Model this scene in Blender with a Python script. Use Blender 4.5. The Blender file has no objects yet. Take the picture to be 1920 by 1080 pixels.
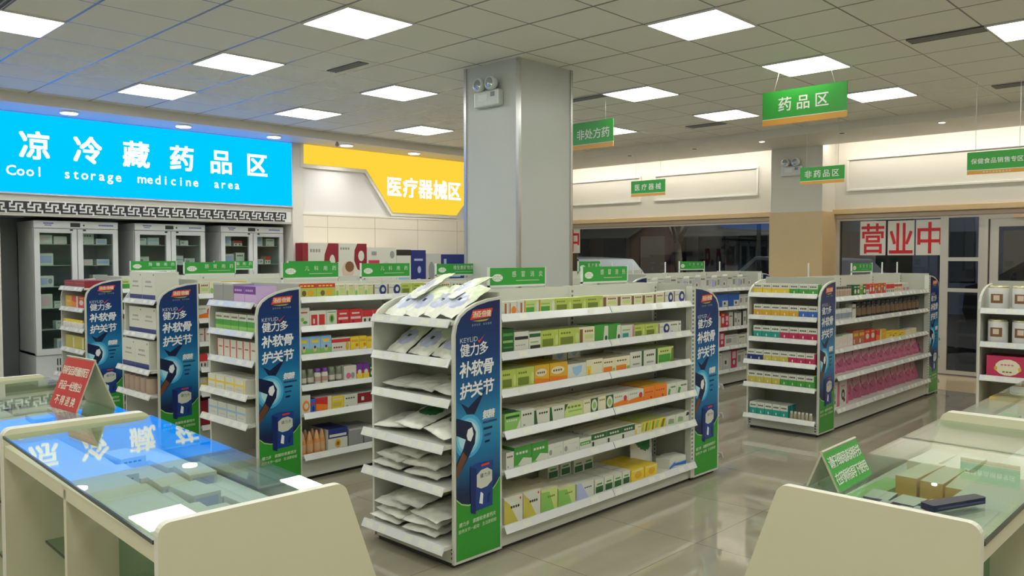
import bpy, math, random
from mathutils import Vector, Matrix
random.seed(7)
SC = bpy.context.scene
COL = SC.collection
PI = math.pi

# ------------------------------------------------------------------ camera
F, YAW, PITCH, ROLL = 1523.06, 0.7662, -0.03778, -0.00071
fw = Vector((math.cos(YAW)*math.cos(PITCH), math.sin(YAW)*math.cos(PITCH), math.sin(PITCH)))
rt = Vector((math.sin(YAW), -math.cos(YAW), 0))
up = rt.cross(fw)
r2 = rt*math.cos(ROLL) + up*math.sin(ROLL)
u2 = up*math.cos(ROLL) - rt*math.sin(ROLL)
cam = bpy.data.cameras.new('camera'); cam.sensor_width = 36; cam.lens = F/1920*36
cam.clip_start = 0.02; cam.clip_end = 200
co = bpy.data.objects.new('camera', cam); COL.objects.link(co)
M = Matrix((r2, u2, -fw)).transposed().to_4x4(); M.translation = Vector((0, 0, 1.62))
co.matrix_world = M
SC.camera = co

# ------------------------------------------------------------------ world, exposure
w = bpy.data.worlds.new('dusk_sky'); SC.world = w; w.use_nodes = True
w.node_tree.nodes['Background'].inputs[0].default_value = (0.10, 0.12, 0.17, 1)
w.node_tree.nodes['Background'].inputs[1].default_value = 0.22
vs = SC.view_settings
vs.view_transform = 'Standard'; vs.look = 'None'; vs.exposure = 0.0; vs.gamma = 1; vs.use_curve_mapping = False
PANEL_E = 12.0          # ceiling light panels
SIGN_E = 1.0           # backlit wall signs
COVE_E = 34.0          # warm strip in the window cove
SPOT_E = 14.0
DOWN_W = 40.0

# ------------------------------------------------------------------ materials
MATS = {}
def mat(name, rgb, rough=0.5, metal=0.0, spec=0.5, noise=0.0, scale=20, coat=0.0, bump=0.0):
    if name in MATS: return MATS[name]
    m = bpy.data.materials.new(name); m.use_nodes = True
    nt = m.node_tree; b = nt.nodes['Principled BSDF']
    b.inputs['Base Color'].default_value = (*rgb, 1); b.inputs['Roughness'].default_value = rough
    b.inputs['Metallic'].default_value = metal; b.inputs['Specular IOR Level'].default_value = spec
    b.inputs['Coat Weight'].default_value = coat
    if noise or bump:
        tc = nt.nodes.new('ShaderNodeTexCoord'); tn = nt.nodes.new('ShaderNodeTexNoise')
        tn.inputs['Scale'].default_value = scale; tn.inputs['Detail'].default_value = 3
        nt.links.new(tc.outputs['Object'], tn.inputs['Vector'])
        if noise:
            mr = nt.nodes.new('ShaderNodeMapRange')
            mr.inputs['To Min'].default_value = 1-noise; mr.inputs['To Max'].default_value = 1+noise
            nt.links.new(tn.outputs['Fac'], mr.inputs['Value'])
            mx = nt.nodes.new('ShaderNodeVectorMath'); mx.operation = 'SCALE'
            mx.inputs[0].default_value = rgb
            nt.links.new(mr.outputs[0], mx.inputs['Scale'])
            nt.links.new(mx.outputs[0], b.inputs['Base Color'])
        if bump:
            bp = nt.nodes.new('ShaderNodeBump'); bp.inputs['Strength'].default_value = bump
            bp.inputs['Distance'].default_value = 0.01
            nt.links.new(tn.outputs['Fac'], bp.inputs['Height']); nt.links.new(bp.outputs[0], b.inputs['Normal'])
    MATS[name] = m
    return m
def emit(name, rgb, s):
    if name in MATS: return MATS[name]
    m = bpy.data.materials.new(name); m.use_nodes = True; nt = m.node_tree
    nt.nodes.remove(nt.nodes['Principled BSDF'])
    e = nt.nodes.new('ShaderNodeEmission'); e.inputs[0].default_value = (*rgb, 1); e.inputs[1].default_value = s
    nt.links.new(e.outputs[0], nt.nodes['Material Output'].inputs[0]); MATS[name] = m
    return m
def glass(name, tint, ior=1.5, rough=0.0):
    if name in MATS: return MATS[name]
    m = bpy.data.materials.new(name); m.use_nodes = True; nt = m.node_tree
    nt.nodes.remove(nt.nodes['Principled BSDF'])
    t = nt.nodes.new('ShaderNodeBsdfTransparent'); t.inputs[0].default_value = (*tint, 1)
    g = nt.nodes.new('ShaderNodeBsdfGlossy'); g.inputs['Roughness'].default_value = rough
    f = nt.nodes.new('ShaderNodeFresnel'); ge = nt.nodes.new('ShaderNodeNewGeometry'); mr_ = nt.nodes.new('ShaderNodeMapRange')
    mr_.inputs['To Min'].default_value = ior; mr_.inputs['To Max'].default_value = 1/ior   # same air-to-glass Fresnel on both faces of the pane
    nt.links.new(ge.outputs['Backfacing'], mr_.inputs['Value']); nt.links.new(mr_.outputs[0], f.inputs[0])
    x = nt.nodes.new('ShaderNodeMixShader')
    nt.links.new(f.outputs[0], x.inputs[0]); nt.links.new(t.outputs[0], x.inputs[1]); nt.links.new(g.outputs[0], x.inputs[2])
    nt.links.new(x.outputs[0], nt.nodes['Material Output'].inputs[0]); MATS[name] = m
    return m

PAL = dict(W=(.66,.67,.60), cr=(.74,.70,.52), py=(.56,.66,.24), yg=(.46,.56,.11), ol=(.16,.22,.03), gn=(.06,.33,.05),
    lg=(.25,.52,.12), dg=(.02,.11,.035), orr=(.78,.22,.02), rd=(.60,.035,.04), dr=(.26,.015,.03), bl=(.04,.14,.50),
    nv=(.02,.035,.20), lb=(.30,.52,.78), gy=(.30,.31,.31), lgy=(.55,.56,.56), bk=(.025,.025,.025), br=(.20,.10,.04),
    pk=(.72,.16,.32), lp=(.80,.52,.60), yl=(.80,.58,.05), tl=(.02,.33,.28), cm=(.50,.03,.10), pu=(.17,.04,.30),
    li=(.58,.42,.70), be=(.66,.52,.42), rb=(.42,.13,.06), la=(.42,.47,.75), am=(.70,.30,.08), oy=(.55,.48,.08),
    og=(.70,.40,.03), sv=(.62,.63,.62), go=(.60,.45,.15), wn=(.22,.02,.05))
def P(k):
    return mat('print_'+k, PAL[k], 0.42)
PAINT = mat('white_powder_coat', (.60,.61,.55), 0.38, noise=.02)
BACKP = mat('rack_back_panel', (.40,.41,.36), 0.45, noise=.02)
RAIL = mat('clear_price_rail', (.66,.68,.70), 0.22, spec=.6)
TAG = mat('price_tag_paper', (.68,.69,.62), 0.5)
SHADOWGAP = mat('dark_slot', (.03,.03,.03), 0.7)
WALLW = mat('wall_paint', (.70,.68,.62), 0.55, noise=.02, scale=3)
GREYW = mat('grey_wall_panel', (.50,.51,.53), 0.5, noise=.03, scale=4)
BEIGE = mat('beige_stone', (.66,.50,.28), 0.35, noise=.05, scale=5)
CREAM = mat('cream_laminate', (.66,.63,.46), 0.4, noise=.02, scale=3)
FRAMEM = mat('aluminium_frame', (.58,.56,.52), 0.4, metal=.2)
STEEL = mat('brushed_steel', (.6,.6,.6), 0.25, metal=1)
GREEN = mat('sign_green', (.035,.36,.045), 0.35)
ORANGE = mat('sign_orange', (.72,.36,.06), 0.35)
INK = mat('sign_white_ink', (.75,.80,.72), 0.4)
COUNTER_GLASS = glass('counter_glass', (.90,.96,.93), 1.5)
SHELF_GLASS = glass('shelf_glass', (.78,.88,.83), 1.45)
WIN_GLASS = glass('window_glass', (.62,.66,.68), 1.45)
FRIDGE_GLASS = glass('fridge_glass', (.86,.92,.90), 1.4)
EDGE = mat('dark_glass_edge', (.01,.03,.025), 0.15)

# ------------------------------------------------------------------ mesh builder
GL = {}
def glyphs(s, off):
    k = (s, off)
    if k not in GL:
        cu = bpy.data.curves.new('t', 'FONT'); cu.body = s; cu.size = 1; cu.offset = off; cu.resolution_u = 2; cu.fill_mode = 'FRONT'
        o = bpy.data.objects.new('t', cu); COL.objects.link(o)
        me = bpy.data.meshes.new_from_object(o.evaluated_get(bpy.context.evaluated_depsgraph_get()))
        vs_ = [(v.co.x, v.co.y) for v in me.vertices]; fs = [tuple(p.vertices) for p in me.polygons]
        bpy.data.objects.remove(o); bpy.data.curves.remove(cu); bpy.data.meshes.remove(me)
        xs = [a for a, b in vs_] or [0]
        GL[k] = (vs_, fs, min(xs), max(xs))
    return GL[k]
class MB:
    def __init__(s): s.v = []; s.f = []; s.m = []; s.ms = []; s.sm = []
    def mi(s, m):
        if m not in s.ms: s.ms.append(m)
        return s.ms.index(m)
    def add(s, vs_, fs, m, smooth=False):
        b = len(s.v); i = s.mi(m); s.v += [tuple(v) for v in vs_]
        for f in fs: s.f.append(tuple(b+k for k in f)); s.m.append(i); s.sm.append(smooth)
        return s
    def box(s, x0, x1, y0, y1, z0, z1, m):
        if x0 > x1: x0, x1 = x1, x0
        if y0 > y1: y0, y1 = y1, y0
        if z0 > z1: z0, z1 = z1, z0
        v = [(x0,y0,z0),(x1,y0,z0),(x1,y1,z0),(x0,y1,z0),(x0,y0,z1),(x1,y0,z1),(x1,y1,z1),(x0,y1,z1)]
        return s.add(v, [(0,3,2,1),(4,5,6,7),(0,1,5,4),(1,2,6,5),(2,3,7,6),(3,0,4,7)], m)
    def prism(s, poly, ax, a0, a1, m, smooth=False):
        # poly in the two other axes (cyclic order kept): ax 'x': (y,z), 'y': (x,z), 'z': (x,y)
        def pt(p, a): return {'x': (a, p[0], p[1]), 'y': (p[0], a, p[1]), 'z': (p[0], p[1], a)}[ax]
        n = len(poly)
        ar = sum(poly[i][0]*poly[(i+1) % n][1]-poly[(i+1) % n][0]*poly[i][1] for i in range(n))
        if ar < 0: poly = poly[::-1]
        if ax == 'y': poly = poly[::-1]
        v = [pt(p, a0) for p in poly]+[pt(p, a1) for p in poly]
        s.add(v, [tuple(range(n))[::-1], tuple(range(n, 2*n))], m)
        return s.add(v, [(i, (i+1) % n, n+(i+1) % n, n+i) for i in range(n)], m, smooth)
    def poly(s, pts, m): return s.add(pts, [tuple(range(len(pts)))], m)
    def lathe(s, prof, m, c=(0,0,0), n=14, axis='z'):
        v = []; f = []; k = len(prof)
        for i in range(n):
            a = 2*PI*i/n
            for r, z in prof:
                p = (r*math.cos(a), r*math.sin(a), z)
                if axis == 'x': p = (p[2], p[0], p[1])
                if axis == 'y': p = (p[1], p[2], p[0])
                v.append((c[0]+p[0], c[1]+p[1], c[2]+p[2]))
        for i in range(n):
            j = (i+1) % n
            for q in range(k-1): f.append((i*k+q, j*k+q, j*k+q+1, i*k+q+1))
        s.add(v, f, m, True)
        b = [i*k for i in range(n)]; t = [i*k+k-1 for i in range(n)]
        s.add([v[i] for i in b], [tuple(range(n))[::-1]], m)
        return s.add([v[i] for i in t], [tuple(range(n))], m)
    def tube(s, pts, r, m, n=6):
        pts = [Vector(p) for p in pts]; v = []; f = []
        for i, p in enumerate(pts):
            d = (pts[min(i+1, len(pts)-1)]-pts[max(i-1, 0)]).normalized()
            a = d.cross(Vector((0,0,1)) if abs(d.z) < .9 else Vector((1,0,0))).normalized(); b = d.cross(a)
            rr = r[i] if isinstance(r, (list, tuple)) else r
            for k in range(n):
                t = 2*PI*k/n; v.append(p+a*rr*math.cos(t)+b*rr*math.sin(t))
        for i in range(len(pts)-1):
            for k in range(n): f.append((i*n+k, i*n+(k+1) % n, (i+1)*n+(k+1) % n, (i+1)*n+k))
        f.append(tuple(range(n))[::-1]); f.append(tuple(range((len(pts)-1)*n, len(pts)*n)))
        return s.add(v, f, m, True)
    def text(s, st, o, ux, uy, size, m, pitch=None, off=0.0, wide=1.0, center=True, fit=None):
        """letters laid on a plane: origin o (baseline centre), ux/uy unit vectors"""
        o = Vector(o); ux = Vector(ux); uy = Vector(uy); k = off*size; off = 0.0; nz = ux.cross(uy).normalized()*.00012
        bold = [(-k, -k), (k, -k), (-k, k), (k, k)] if k else [(0, 0)]
        if pitch is None:
            vs_, fs, a, b = glyphs(st, off)
            if fit: wide = fit/((b-a)*size)
            c = (a+b)/2 if center else a
            for q, (dx, dy) in enumerate(bold): s.add([o+nz*q+ux*((x-c)*size*wide+dx)+uy*(y*size+dy) for x, y in vs_], fs, m)
        else:
            n = len(st)
            for i, ch in enumerate(st):
                if ch == ' ': continue
                vs_, fs, a, b = glyphs(ch, off); c = (a+b)/2
                p = o+ux*((i-(n-1)/2 if center else i)*pitch)
                for q, (dx, dy) in enumerate(bold): s.add([p+nz*q+ux*((x-c)*size*wide+dx)+uy*(y*size+dy) for x, y in vs_], fs, m)
        return s
    def mesh(s, name):
        me = bpy.data.meshes.new(name); me.from_pydata(s.v, [], s.f)
        for m in s.ms: me.materials.append(m)
        me.polygons.foreach_set('material_index', s.m); me.polygons.foreach_set('use_smooth', s.sm); me.update()
        return me
    def build(s, name, parent=None, loc=(0,0,0), rz=0.0, bevel=0.0):
        o = link(name, s.mesh(name), parent, loc, rz)
        if bevel:
            b = o.modifiers.new('bevel', 'BEVEL'); b.width = bevel; b.segments = 2; b.limit_method = 'ANGLE'
        return o
def link(name, data, parent=None, loc=(0,0,0), rz=0.0):
    o = bpy.data.objects.new(name, data); COL.objects.link(o); o.location = loc; o.rotation_euler = (0, 0, rz)
    if parent: o.parent = parent
    return o
def tag(o, label, cat, group=None, kind=None):
    o['label'] = label; o['category'] = cat
    if group: o['group'] = group
    if kind: o['kind'] = kind
    return o
def thing(name, label, cat, loc=(0,0,0), rz=0.0, group=None):
    return tag(link(name, None, None, loc, rz), label, cat, group)
def struct(name, mb, bevel=0.0):
    o = mb.build(name, bevel=bevel); o['kind'] = 'structure'; return o
def copy_tree(o, parent=None):
    c = o.copy(); COL.objects.link(c)
    if parent: c.parent = parent
    for ch in o.children: copy_tree(ch, c)
    return c
ORD = ['first','second','third','fourth','fifth','sixth','seventh','eighth','ninth','tenth','eleventh','twelfth','thirteenth','fourteenth','fifteenth','sixteenth','seventeenth','eighteenth','nineteenth','twentieth']

# ------------------------------------------------------------------ room shell
XW, YW, ZC, ZS = 12.1, 10.28, 3.35, 3.24
# floor: polished beige tiles
fm = bpy.data.materials.new('polished_floor_tile'); fm.use_nodes = True
nt = fm.node_tree; b = nt.nodes['Principled BSDF']; b.inputs['Roughness'].default_value = 0.045; b.inputs['Specular IOR Level'].default_value = .55
tc = nt.nodes.new('ShaderNodeTexCoord'); bk = nt.nodes.new('ShaderNodeTexBrick'); bk.offset = 0
bk.inputs['Color1'].default_value = (.32,.295,.225,1); bk.inputs['Color2'].default_value = (.30,.277,.212,1)
bk.inputs['Mortar'].default_value = (.15,.135,.105,1); bk.inputs['Scale'].default_value = 1
bk.inputs['Brick Width'].default_value = .8; bk.inputs['Row Height'].default_value = .8; bk.inputs['Mortar Size'].default_value = .0022
nt.links.new(tc.outputs['Object'], bk.inputs['Vector'])
ns = nt.nodes.new('ShaderNodeTexNoise'); ns.inputs['Scale'].default_value = 1.6; ns.inputs['Detail'].default_value = 5
mp = nt.nodes.new('ShaderNodeMapping'); mp.inputs['Scale'].default_value = (1, 4, 1)
nt.links.new(tc.outputs['Object'], mp.inputs[0]); nt.links.new(mp.outputs[0], ns.inputs['Vector'])
mr = nt.nodes.new('ShaderNodeMapRange'); mr.inputs['To Min'].default_value = .85; mr.inputs['To Max'].default_value = 1.15
nt.links.new(ns.outputs['Fac'], mr.inputs['Value'])
sm_ = nt.nodes.new('ShaderNodeVectorMath'); sm_.operation = 'SCALE'
nt.links.new(bk.outputs['Color'], sm_.inputs[0]); nt.links.new(mr.outputs[0], sm_.inputs['Scale']); nt.links.new(sm_.outputs[0], b.inputs['Base Color'])
struct('floor', MB().box(-2.6, 12.16, -4.1, 11.2, -.1, 0, fm))

# ceiling: 0.6 m tiles with T-bar grid
cm_ = bpy.data.materials.new('ceiling_tile'); cm_.use_nodes = True
nt = cm_.node_tree; b = nt.nodes['Principled BSDF']
tc = nt.nodes.new('ShaderNodeTexCoord'); sp = nt.nodes.new('ShaderNodeSeparateXYZ'); nt.links.new(tc.outputs['Object'], sp.inputs[0])
def mth(op, a, bb=None):
    n = nt.nodes.new('ShaderNodeMath'); n.operation = op
    for i, q in enumerate((a, bb)):
        if q is None: continue
        if isinstance(q, (int, float)): n.inputs[i].default_value = q
        else: nt.links.new(q, n.inputs[i])
    return n.outputs[0]
def grid(ax, off, wd):
    f = mth('FRACT', mth('DIVIDE', mth('SUBTRACT', sp.outputs[ax], off-6.0), .6))
    return mth('MAXIMUM', mth('LESS_THAN', f, wd), mth('GREATER_THAN', f, 1-wd))
ln = mth('MAXIMUM', grid(0, .28, .017), grid(1, .53, .011))
mixc = nt.nodes.new('ShaderNodeMix'); mixc.data_type = 'RGBA'
mixc.inputs['A'].default_value = (.76,.76,.70,1); mixc.inputs['B'].default_value = (.19,.19,.18,1)
nt.links.new(ln, mixc.inputs['Factor']); nt.links.new(mixc.outputs['Result'], b.inputs['Base Color'])
nt.links.new(mth('MULTIPLY', ln, .75), b.inputs['Metallic'])
nt.links.new(mth('SUBTRACT', .8, mth('MULTIPLY', ln, .5)), b.inputs['Roughness'])
struct('ceiling', MB().box(-2.6, 10.46, -4.1, 9.65, ZC, ZC+.05, cm_))
# dropped border along the sign wall and the window wall
struct('trim_1', MB().box(-2.6, 10.46, 9.65, YW+.02, ZS, ZC+.05, mat('soffit_paint', (.66,.63,.56), .5)))
tr = MB(); sp_ = mat('soffit_paint', (.66,.63,.56), .5)
tr.box(10.46, 11.66, -4.1, YW+.02, ZS, ZS+.03, sp_); tr.box(10.46, 10.52, -4.1, 9.65, ZS+.03, ZC+.05, sp_); tr.box(11.62, 11.66, -4.1, YW+.02, ZS+.03, ZS+.07, sp_)
struct('trim_2', tr)
struct('trim_3', MB().box(10.46, 12.2, -4.1, YW+.02, 3.55, 3.6, WALLW))

# sign wall with the fridge niche (X 2.55..6.17)
NZ = 2.092
wl = MB()
wl.box(-2.6, 2.55, YW, YW+.2, 0, 3.6, WALLW)
wl.box(2.55, 6.17, YW, YW+.2, NZ, 3.6, WALLW)
wl.box(6.17, 6.34, YW-.03, YW+.95, 0, ZS, WALLW)
wl.box(6.34, 12.3, YW, YW+.2, 0, 3.6, mat('grey_white_wall', (.74,.73,.72), .5, noise=.02, scale=4))
struct('wall_left', wl)
nb = MB()
nb.box(2.5, 6.2, 11.15, 11.2, 0, 2.3, mat('niche_grey', (.28,.30,.31), .5)); nb.box(2.5, 2.55, YW+.2, 11.15, 0, 2.3, mat('niche_grey', (.28,.30,.31), .5)); nb.box(2.5, 6.2, YW+.2, 11.2, NZ, 2.3, mat('niche_grey', (.28,.30,.31), .5))
struct('wall_niche', nb)
struct('trim_4', MB().box(2.55, 6.17, YW+.03, 11.15, 0, .20, mat('niche_plinth', (.42,.44,.44), .4)))

# window wall
ww = MB()
ww.box(XW, XW+.25, -4.1, YW, 2.33, 3.6, WALLW)
struct('wall_window', ww)
tb = MB(); tb.box(XW-.07, XW+.25, -4.1, YW, 2.25, 2.33, BEIGE); tb.box(XW-.02, XW+.22, -4.1, YW, 2.185, 2.25, mat('taupe_header', (.48,.40,.32), .45))
struct('trim_5', tb, .01)
colm = MB(); colm.box(11.65, XW+.25, 4.96, 5.75, 2.29, 3.6, WALLW)
struct('wall_pier_upper', colm)
struct('wall_pier_lower', MB().box(11.63, XW+.25, 4.94, 5.765, 0, 2.29, BEIGE), .006)
struct('wall_far_corner', MB().box(11.95, XW+.25, 10.12, YW, 0, 2.25, BEIGE))
def moulding(y0, y1, z0, z1, nm):
    g = MB(); t = .035; m = mat('moulding_white', (.78,.77,.73), .4)
    for a0, a1, c0, c1 in ((y0, y1, z1-t, z1), (y0, y1, z0, z0+t), (y0, y0+t, z0+t, z1-t), (y1-t, y1, z0+t, z1-t)):
        g.box(XW-.028, XW, a0, a1, c0, c1, m)
    struct(nm, g, .006)
moulding(8.43, 10.27, 2.60, 3.065, 'trim_6'); moulding(6.18, 8.16, 2.60, 3.065, 'trim_7')
moulding(1.4, 4.78, 2.585, 3.075, 'trim_8'); moulding(-3.6, 1.15, 2.585, 3.075, 'trim_9')
LED = emit('cove_led', (1, .93, .82), COVE_E)
for i, (a, c) in enumerate(((5.80, 10.2), (-3.9, 4.90))):
    o = MB().box(11.70, 11.73, a, c, 3.285, 3.30, LED).build('led_strip')
    tag(o, ['warm light strip hidden in the cove left of the wall pier', 'warm light strip hidden in the cove right of the wall pier'][i], 'light strip', 'cove light strips')
# the sides the photo does not show
struct('wall_behind', MB().box(-2.7, -2.6, -4.1, YW, 0, 3.6, WALLW))
struct('wall_right', MB().box(-2.7, 12.3, -4.2, -4.1, 0, 3.6, WALLW))

# ------------------------------------------------------------------ storefront glazing
def window(nm, y0, y1, z0, z1, bars=(), uprights=(), t=.05):
    r = link(nm, None, None, (XW+.05, 0, 0)); r['kind'] = 'structure'
    f = MB()
    f.box(-.03, .03, y0, y0+t, z0, z1, FRAMEM); f.box(-.03, .03, y1-t, y1, z0, z1, FRAMEM)
    f.box(-.029, .029, y0+t, y1-t, z1-.03, z1, FRAMEM); f.box(-.029, .029, y0+t, y1-t, z0, z0+t, FRAMEM)
    for bz in bars: f.box(-.029, .029, y0+t, y1-t, bz-.025, bz+.025, FRAMEM)
    for uy_ in uprights: f.box(-.03, .03, uy_-.02, uy_+.02, z0, z1, FRAMEM)
    f.build('window_frame', r)
    MB().box(-.006, .006, y0+.01, y1-.01, z0+.01, z1-.01, WIN_GLASS).build('window_pane', r)
    return r
window('window_1', 5.765, 10.12, .02, 2.185)
window('window_2', 3.455, 4.94, .02, 2.185)
window('window_3', 2.985, 3.455, .02, 2.185, bars=(1.59, 1.17))
dr = link('door_1', None, None, (XW+.05, 0, 0)); dr['kind'] = 'structure'
f = MB()
f.box(-.045, .045, 2.92, 2.985, 0, 2.185, FRAMEM); f.box(-.03, .03, 2.80, 2.90, .02, 2.12, FRAMEM); f.box(-.03, .03, 1.72, 1.82, .02, 2.12, FRAMEM)
f.box(-.03, .03, 1.82, 2.80, 2.02, 2.12, FRAMEM); f.box(-.03, .03, 1.82, 2.80, .02, .16, FRAMEM); f.box(-.045, .045, 1.66, 1.72, 0, 2.185, FRAMEM); f.box(-.045, .045, 1.72, 2.92, 2.12, 2.185, FRAMEM)
f.build('door_frame', dr); MB().box(-.006, .006, 1.81, 2.81, .15, 2.03, WIN_GLASS).build('door_pane', dr)
MB().box(-.12, -.03, 2.30, 2.62, 2.13, 2.17, mat('closer_bronze', (.62,.40,.25), .35, metal=.5)).box(-.07, -.03, 2.25, 2.45, 2.06, 2.075, SHADOWGAP).build('door_closer', dr)
struct('wall_window_lower', MB().box(XW, XW+.1, -4.1, 1.66, 0, 2.185, BEIGE))
# entrance apron: warm beige stone strip along the shopfront
struct('trim_10', MB().box(10.75, XW+.03, -4, 4.94, 0, .004, mat('apron_stone', (.62,.50,.33), .12, noise=.05, scale=4)))

# ------------------------------------------------------------------ street outside
struct('ground', MB().box(12.2, 60, -25, 45, -.22, -.12, mat('asphalt', (.06,.06,.065), .7, noise=.3, scale=2)))
def facade(x, y0, y1, h, wallc, wins, label, awn=None):
    t = thing('street_building', label, 'building', (x, y0, -.12))
    L = y1-y0
    MB().box(0, 6, 0, L, 0, h, wallc).build('wall', t)
    n = int(L/1.6)
    for fl in range(int(h/3)):
        for i in range(n):
            yy = .4+i*(L-.4)/n
            wv = MB().box(-.08, .05, yy, yy+1.0, 1.0+fl*3, 2.5+fl*3, wins if (i*7+fl*3) % 9 else emit('lit_room', (1,.8,.55), .12))
            wv.build('window', t)
    if awn: MB().prism([(-1.4,2.5),(0,3.1),(0,3.0),(-1.4,2.42)], 'y', awn[0], awn[1], mat('awning', (.12,.13,.13), .6)).build('awning', t)
    return t
dk = mat('night_window', (.02,.03,.05), .1)
facade(24, -8, 4.5, 9, mat('dark_render', (.10,.10,.11), .8), dk, 'dark building across the street right of the wall pier')
facade(25, 9, 15.5, 12, mat('grey_render', (.16,.16,.17), .8, noise=.2, scale=1), dk, 'grey building across the street behind the near tree', (2, 6))
facade(25, 16, 30, 12, mat('brown_brick', (.17,.10,.08), .8, noise=.3, scale=2), dk, 'brown brick building across the street at left', (1, 4))
facade(27, 4.7, 8.6, 15, mat('blue_render', (.08,.10,.20), .6), dk, 'bluish tower seen at the right end of the long window')
def tree(x, y, label):
    t = thing('bare_tree', label, 'tree', (x, y, -.12)); bark = mat('bark', (.10,.08,.06), .9)
    MB().tube([(0,0,0),(.05,.02,1.2),(-.02,.05,2.2)], [.14,.11,.09], bark, 8).build('trunk', t)
    br = MB(); random.seed(int(y*10))
    def grow(p, d, l, r, n):
        q = p+d*l; br.tube([p, p+d*l*.5+Vector((random.uniform(-.05,.05),)*3), q], [r, r*.8, r*.6], bark, 5)
        if n:
            for k in range(3): grow(q, (d+Vector((random.uniform(-.7,.7), random.uniform(-.7,.7), random.uniform(-.1,.5)))).normalized(), l*.72, r*.6, n-1)
    for k in range(4): grow(Vector((-.02,.05,2.1)), Vector((math.cos(k*1.6)*.5, math.sin(k*1.6)*.5, .9)).normalized(), .9, .07, 3)
    br.build('branches', t)
tree(18.5, 15.2, 'bare tree at the left of the long window'); tree(19, 12.0, 'bare tree in the middle of the long window')
def car(x, y, rz, colr, label):
    t = thing('parked_car', label, 'car', (x, y, -.12), rz, 'cars parked outside')
    bodym = mat('car_'+colr, dict(white=(.62,.66,.72), silver=(.42,.45,.5), dark=(.03,.03,.035))[colr], .25, coat=.5)
    MB().prism([(-2.2,.3),(-2.25,.65),(-2.1,.82),(-1.25,.95),(-.6,1.45),(.9,1.5),(1.75,1.05),(2.2,.95),(2.25,.5),(2.15,.3)], 'y', -.85, .85, bodym, True).build('body', t, bevel=.06)
    MB().prism([(-1.1,.97),(-.55,1.40),(.85,1.44),(1.5,1.06)], 'y', -.862, .862, mat('car_glass', (.02,.02,.03), .05)).build('windows', t)
    t.scale = (1.05, 1.05, 1.17)
    for a in (-1.4, 1.35):
        for c in (-.86, .66): MB().lathe([(.05,0),(.31,0),(.31,.2),(.05,.2)], mat('tyre', (.02,.02,.02), .8), (a, c, .31), 18, 'y').build('wheel', t)
    for c in (-.6, .6): MB().box(-2.27, -2.2, c-.2, c+.2, .6, .75, mat('headlamp', (.7,.75,.8), .1)).build('headlamp', t)
car(16.4, 13.0, 1.35, 'white', 'white car parked nearest the long window behind green aisle signs')
car(17.2, 7.4, 1.2, 'silver', 'silver car parked at the right of the long window')
car(21.6, 18.5, 1.5, 'white', 'white car parked at the far left of the long window')
car(19.5, 2.6, 1.3, 'dark', 'dark car parked outside right of the wall pier')
bm = thing('added_street_lamp', 'added street lamp post outside beyond the long window, lighting the facades', 'street lamp', (20, 10.2, -.12))  # added lamp with no known source here, put in to brighten the facades
MB().tube([(0,0,0),(0,0,5.5),(-.5,0,6),(-1.2,0,6.1)], .06, mat('added_lamp_post', (.2,.2,.2), .5)).build('pole', bm)
MB().box(-1.7, -1.1, -.12, .12, 6.0, 6.12, emit('added_street_light', (1,.9,.75), 30)).build('lamp_head', bm)
ld = bpy.data.lights.new('lamp', 'POINT'); ld.energy = 2200; ld.shadow_soft_size = .2; ld.color = (1, .9, .75); link('lamp', ld, bm, (-1.4, 0, 5.9))  # added point light, lifts the dark buildings and cars outside

# ------------------------------------------------------------------ structural column
cb = MB(); cb.box(5.15, 5.86, 4.875, 5.55, 0, ZC, mat('column_panel', (.52,.54,.53), .3, noise=.02, scale=2))
struct('wall_column', cb)
ct = MB()
for x, y in ((5.15, 4.875), (5.86, 4.875), (5.15, 5.55), (5.86, 5.55)):
    sx = 1 if x > 5.5 else -1; sy = 1 if y > 5.2 else -1
    ct.box(x-.012 if sx < 0 else x-.02, x+.02 if sx < 0 else x+.012, y-.012 if sy < 0 else y-.02, y+.02 if sy < 0 else y+.012, 0, ZC, STEEL)
struct('trim_11', ct)

# ------------------------------------------------------------------ ceiling lights
DIFF = emit('panel_diffuser', (.99, .995, .89), PANEL_E)
ALU = mat('panel_rim', (.7,.7,.7), .4)
pr_f = MB()
for a in ((-.297,.297,-.297,-.284),(-.297,.297,.284,.297),(-.297,-.284,-.284,.284),(.284,.297,-.284,.284)): pr_f.box(*a, -.014, 0, ALU)
pf = pr_f.mesh('frame'); pd = MB().box(-.284, .284, -.284, .284, -.011, 0, DIFF).mesh('diffuser')
xs = [-1.82, -.02, 1.78, 3.58, 5.38, 7.18, 8.98]; ys = [-3.98+1.8*k for k in range(7)]+[8.57]
ys = [-2.18, -.38, 1.42, 3.22, 5.02, 6.82, 8.57]
for i, x in enumerate(xs):
    for j, y in enumerate(ys):
        if i == 4 and j == 4: continue
        t = thing('ceiling_light', f'ceiling light panel, {ORD[6-j]} from blue sign wall, {ORD[6-i]} from window wall', 'ceiling light', (x, y, ZC), 0, 'square ceiling light panels')
        link('frame', pf, t); link('diffuser', pd, t)
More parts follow.
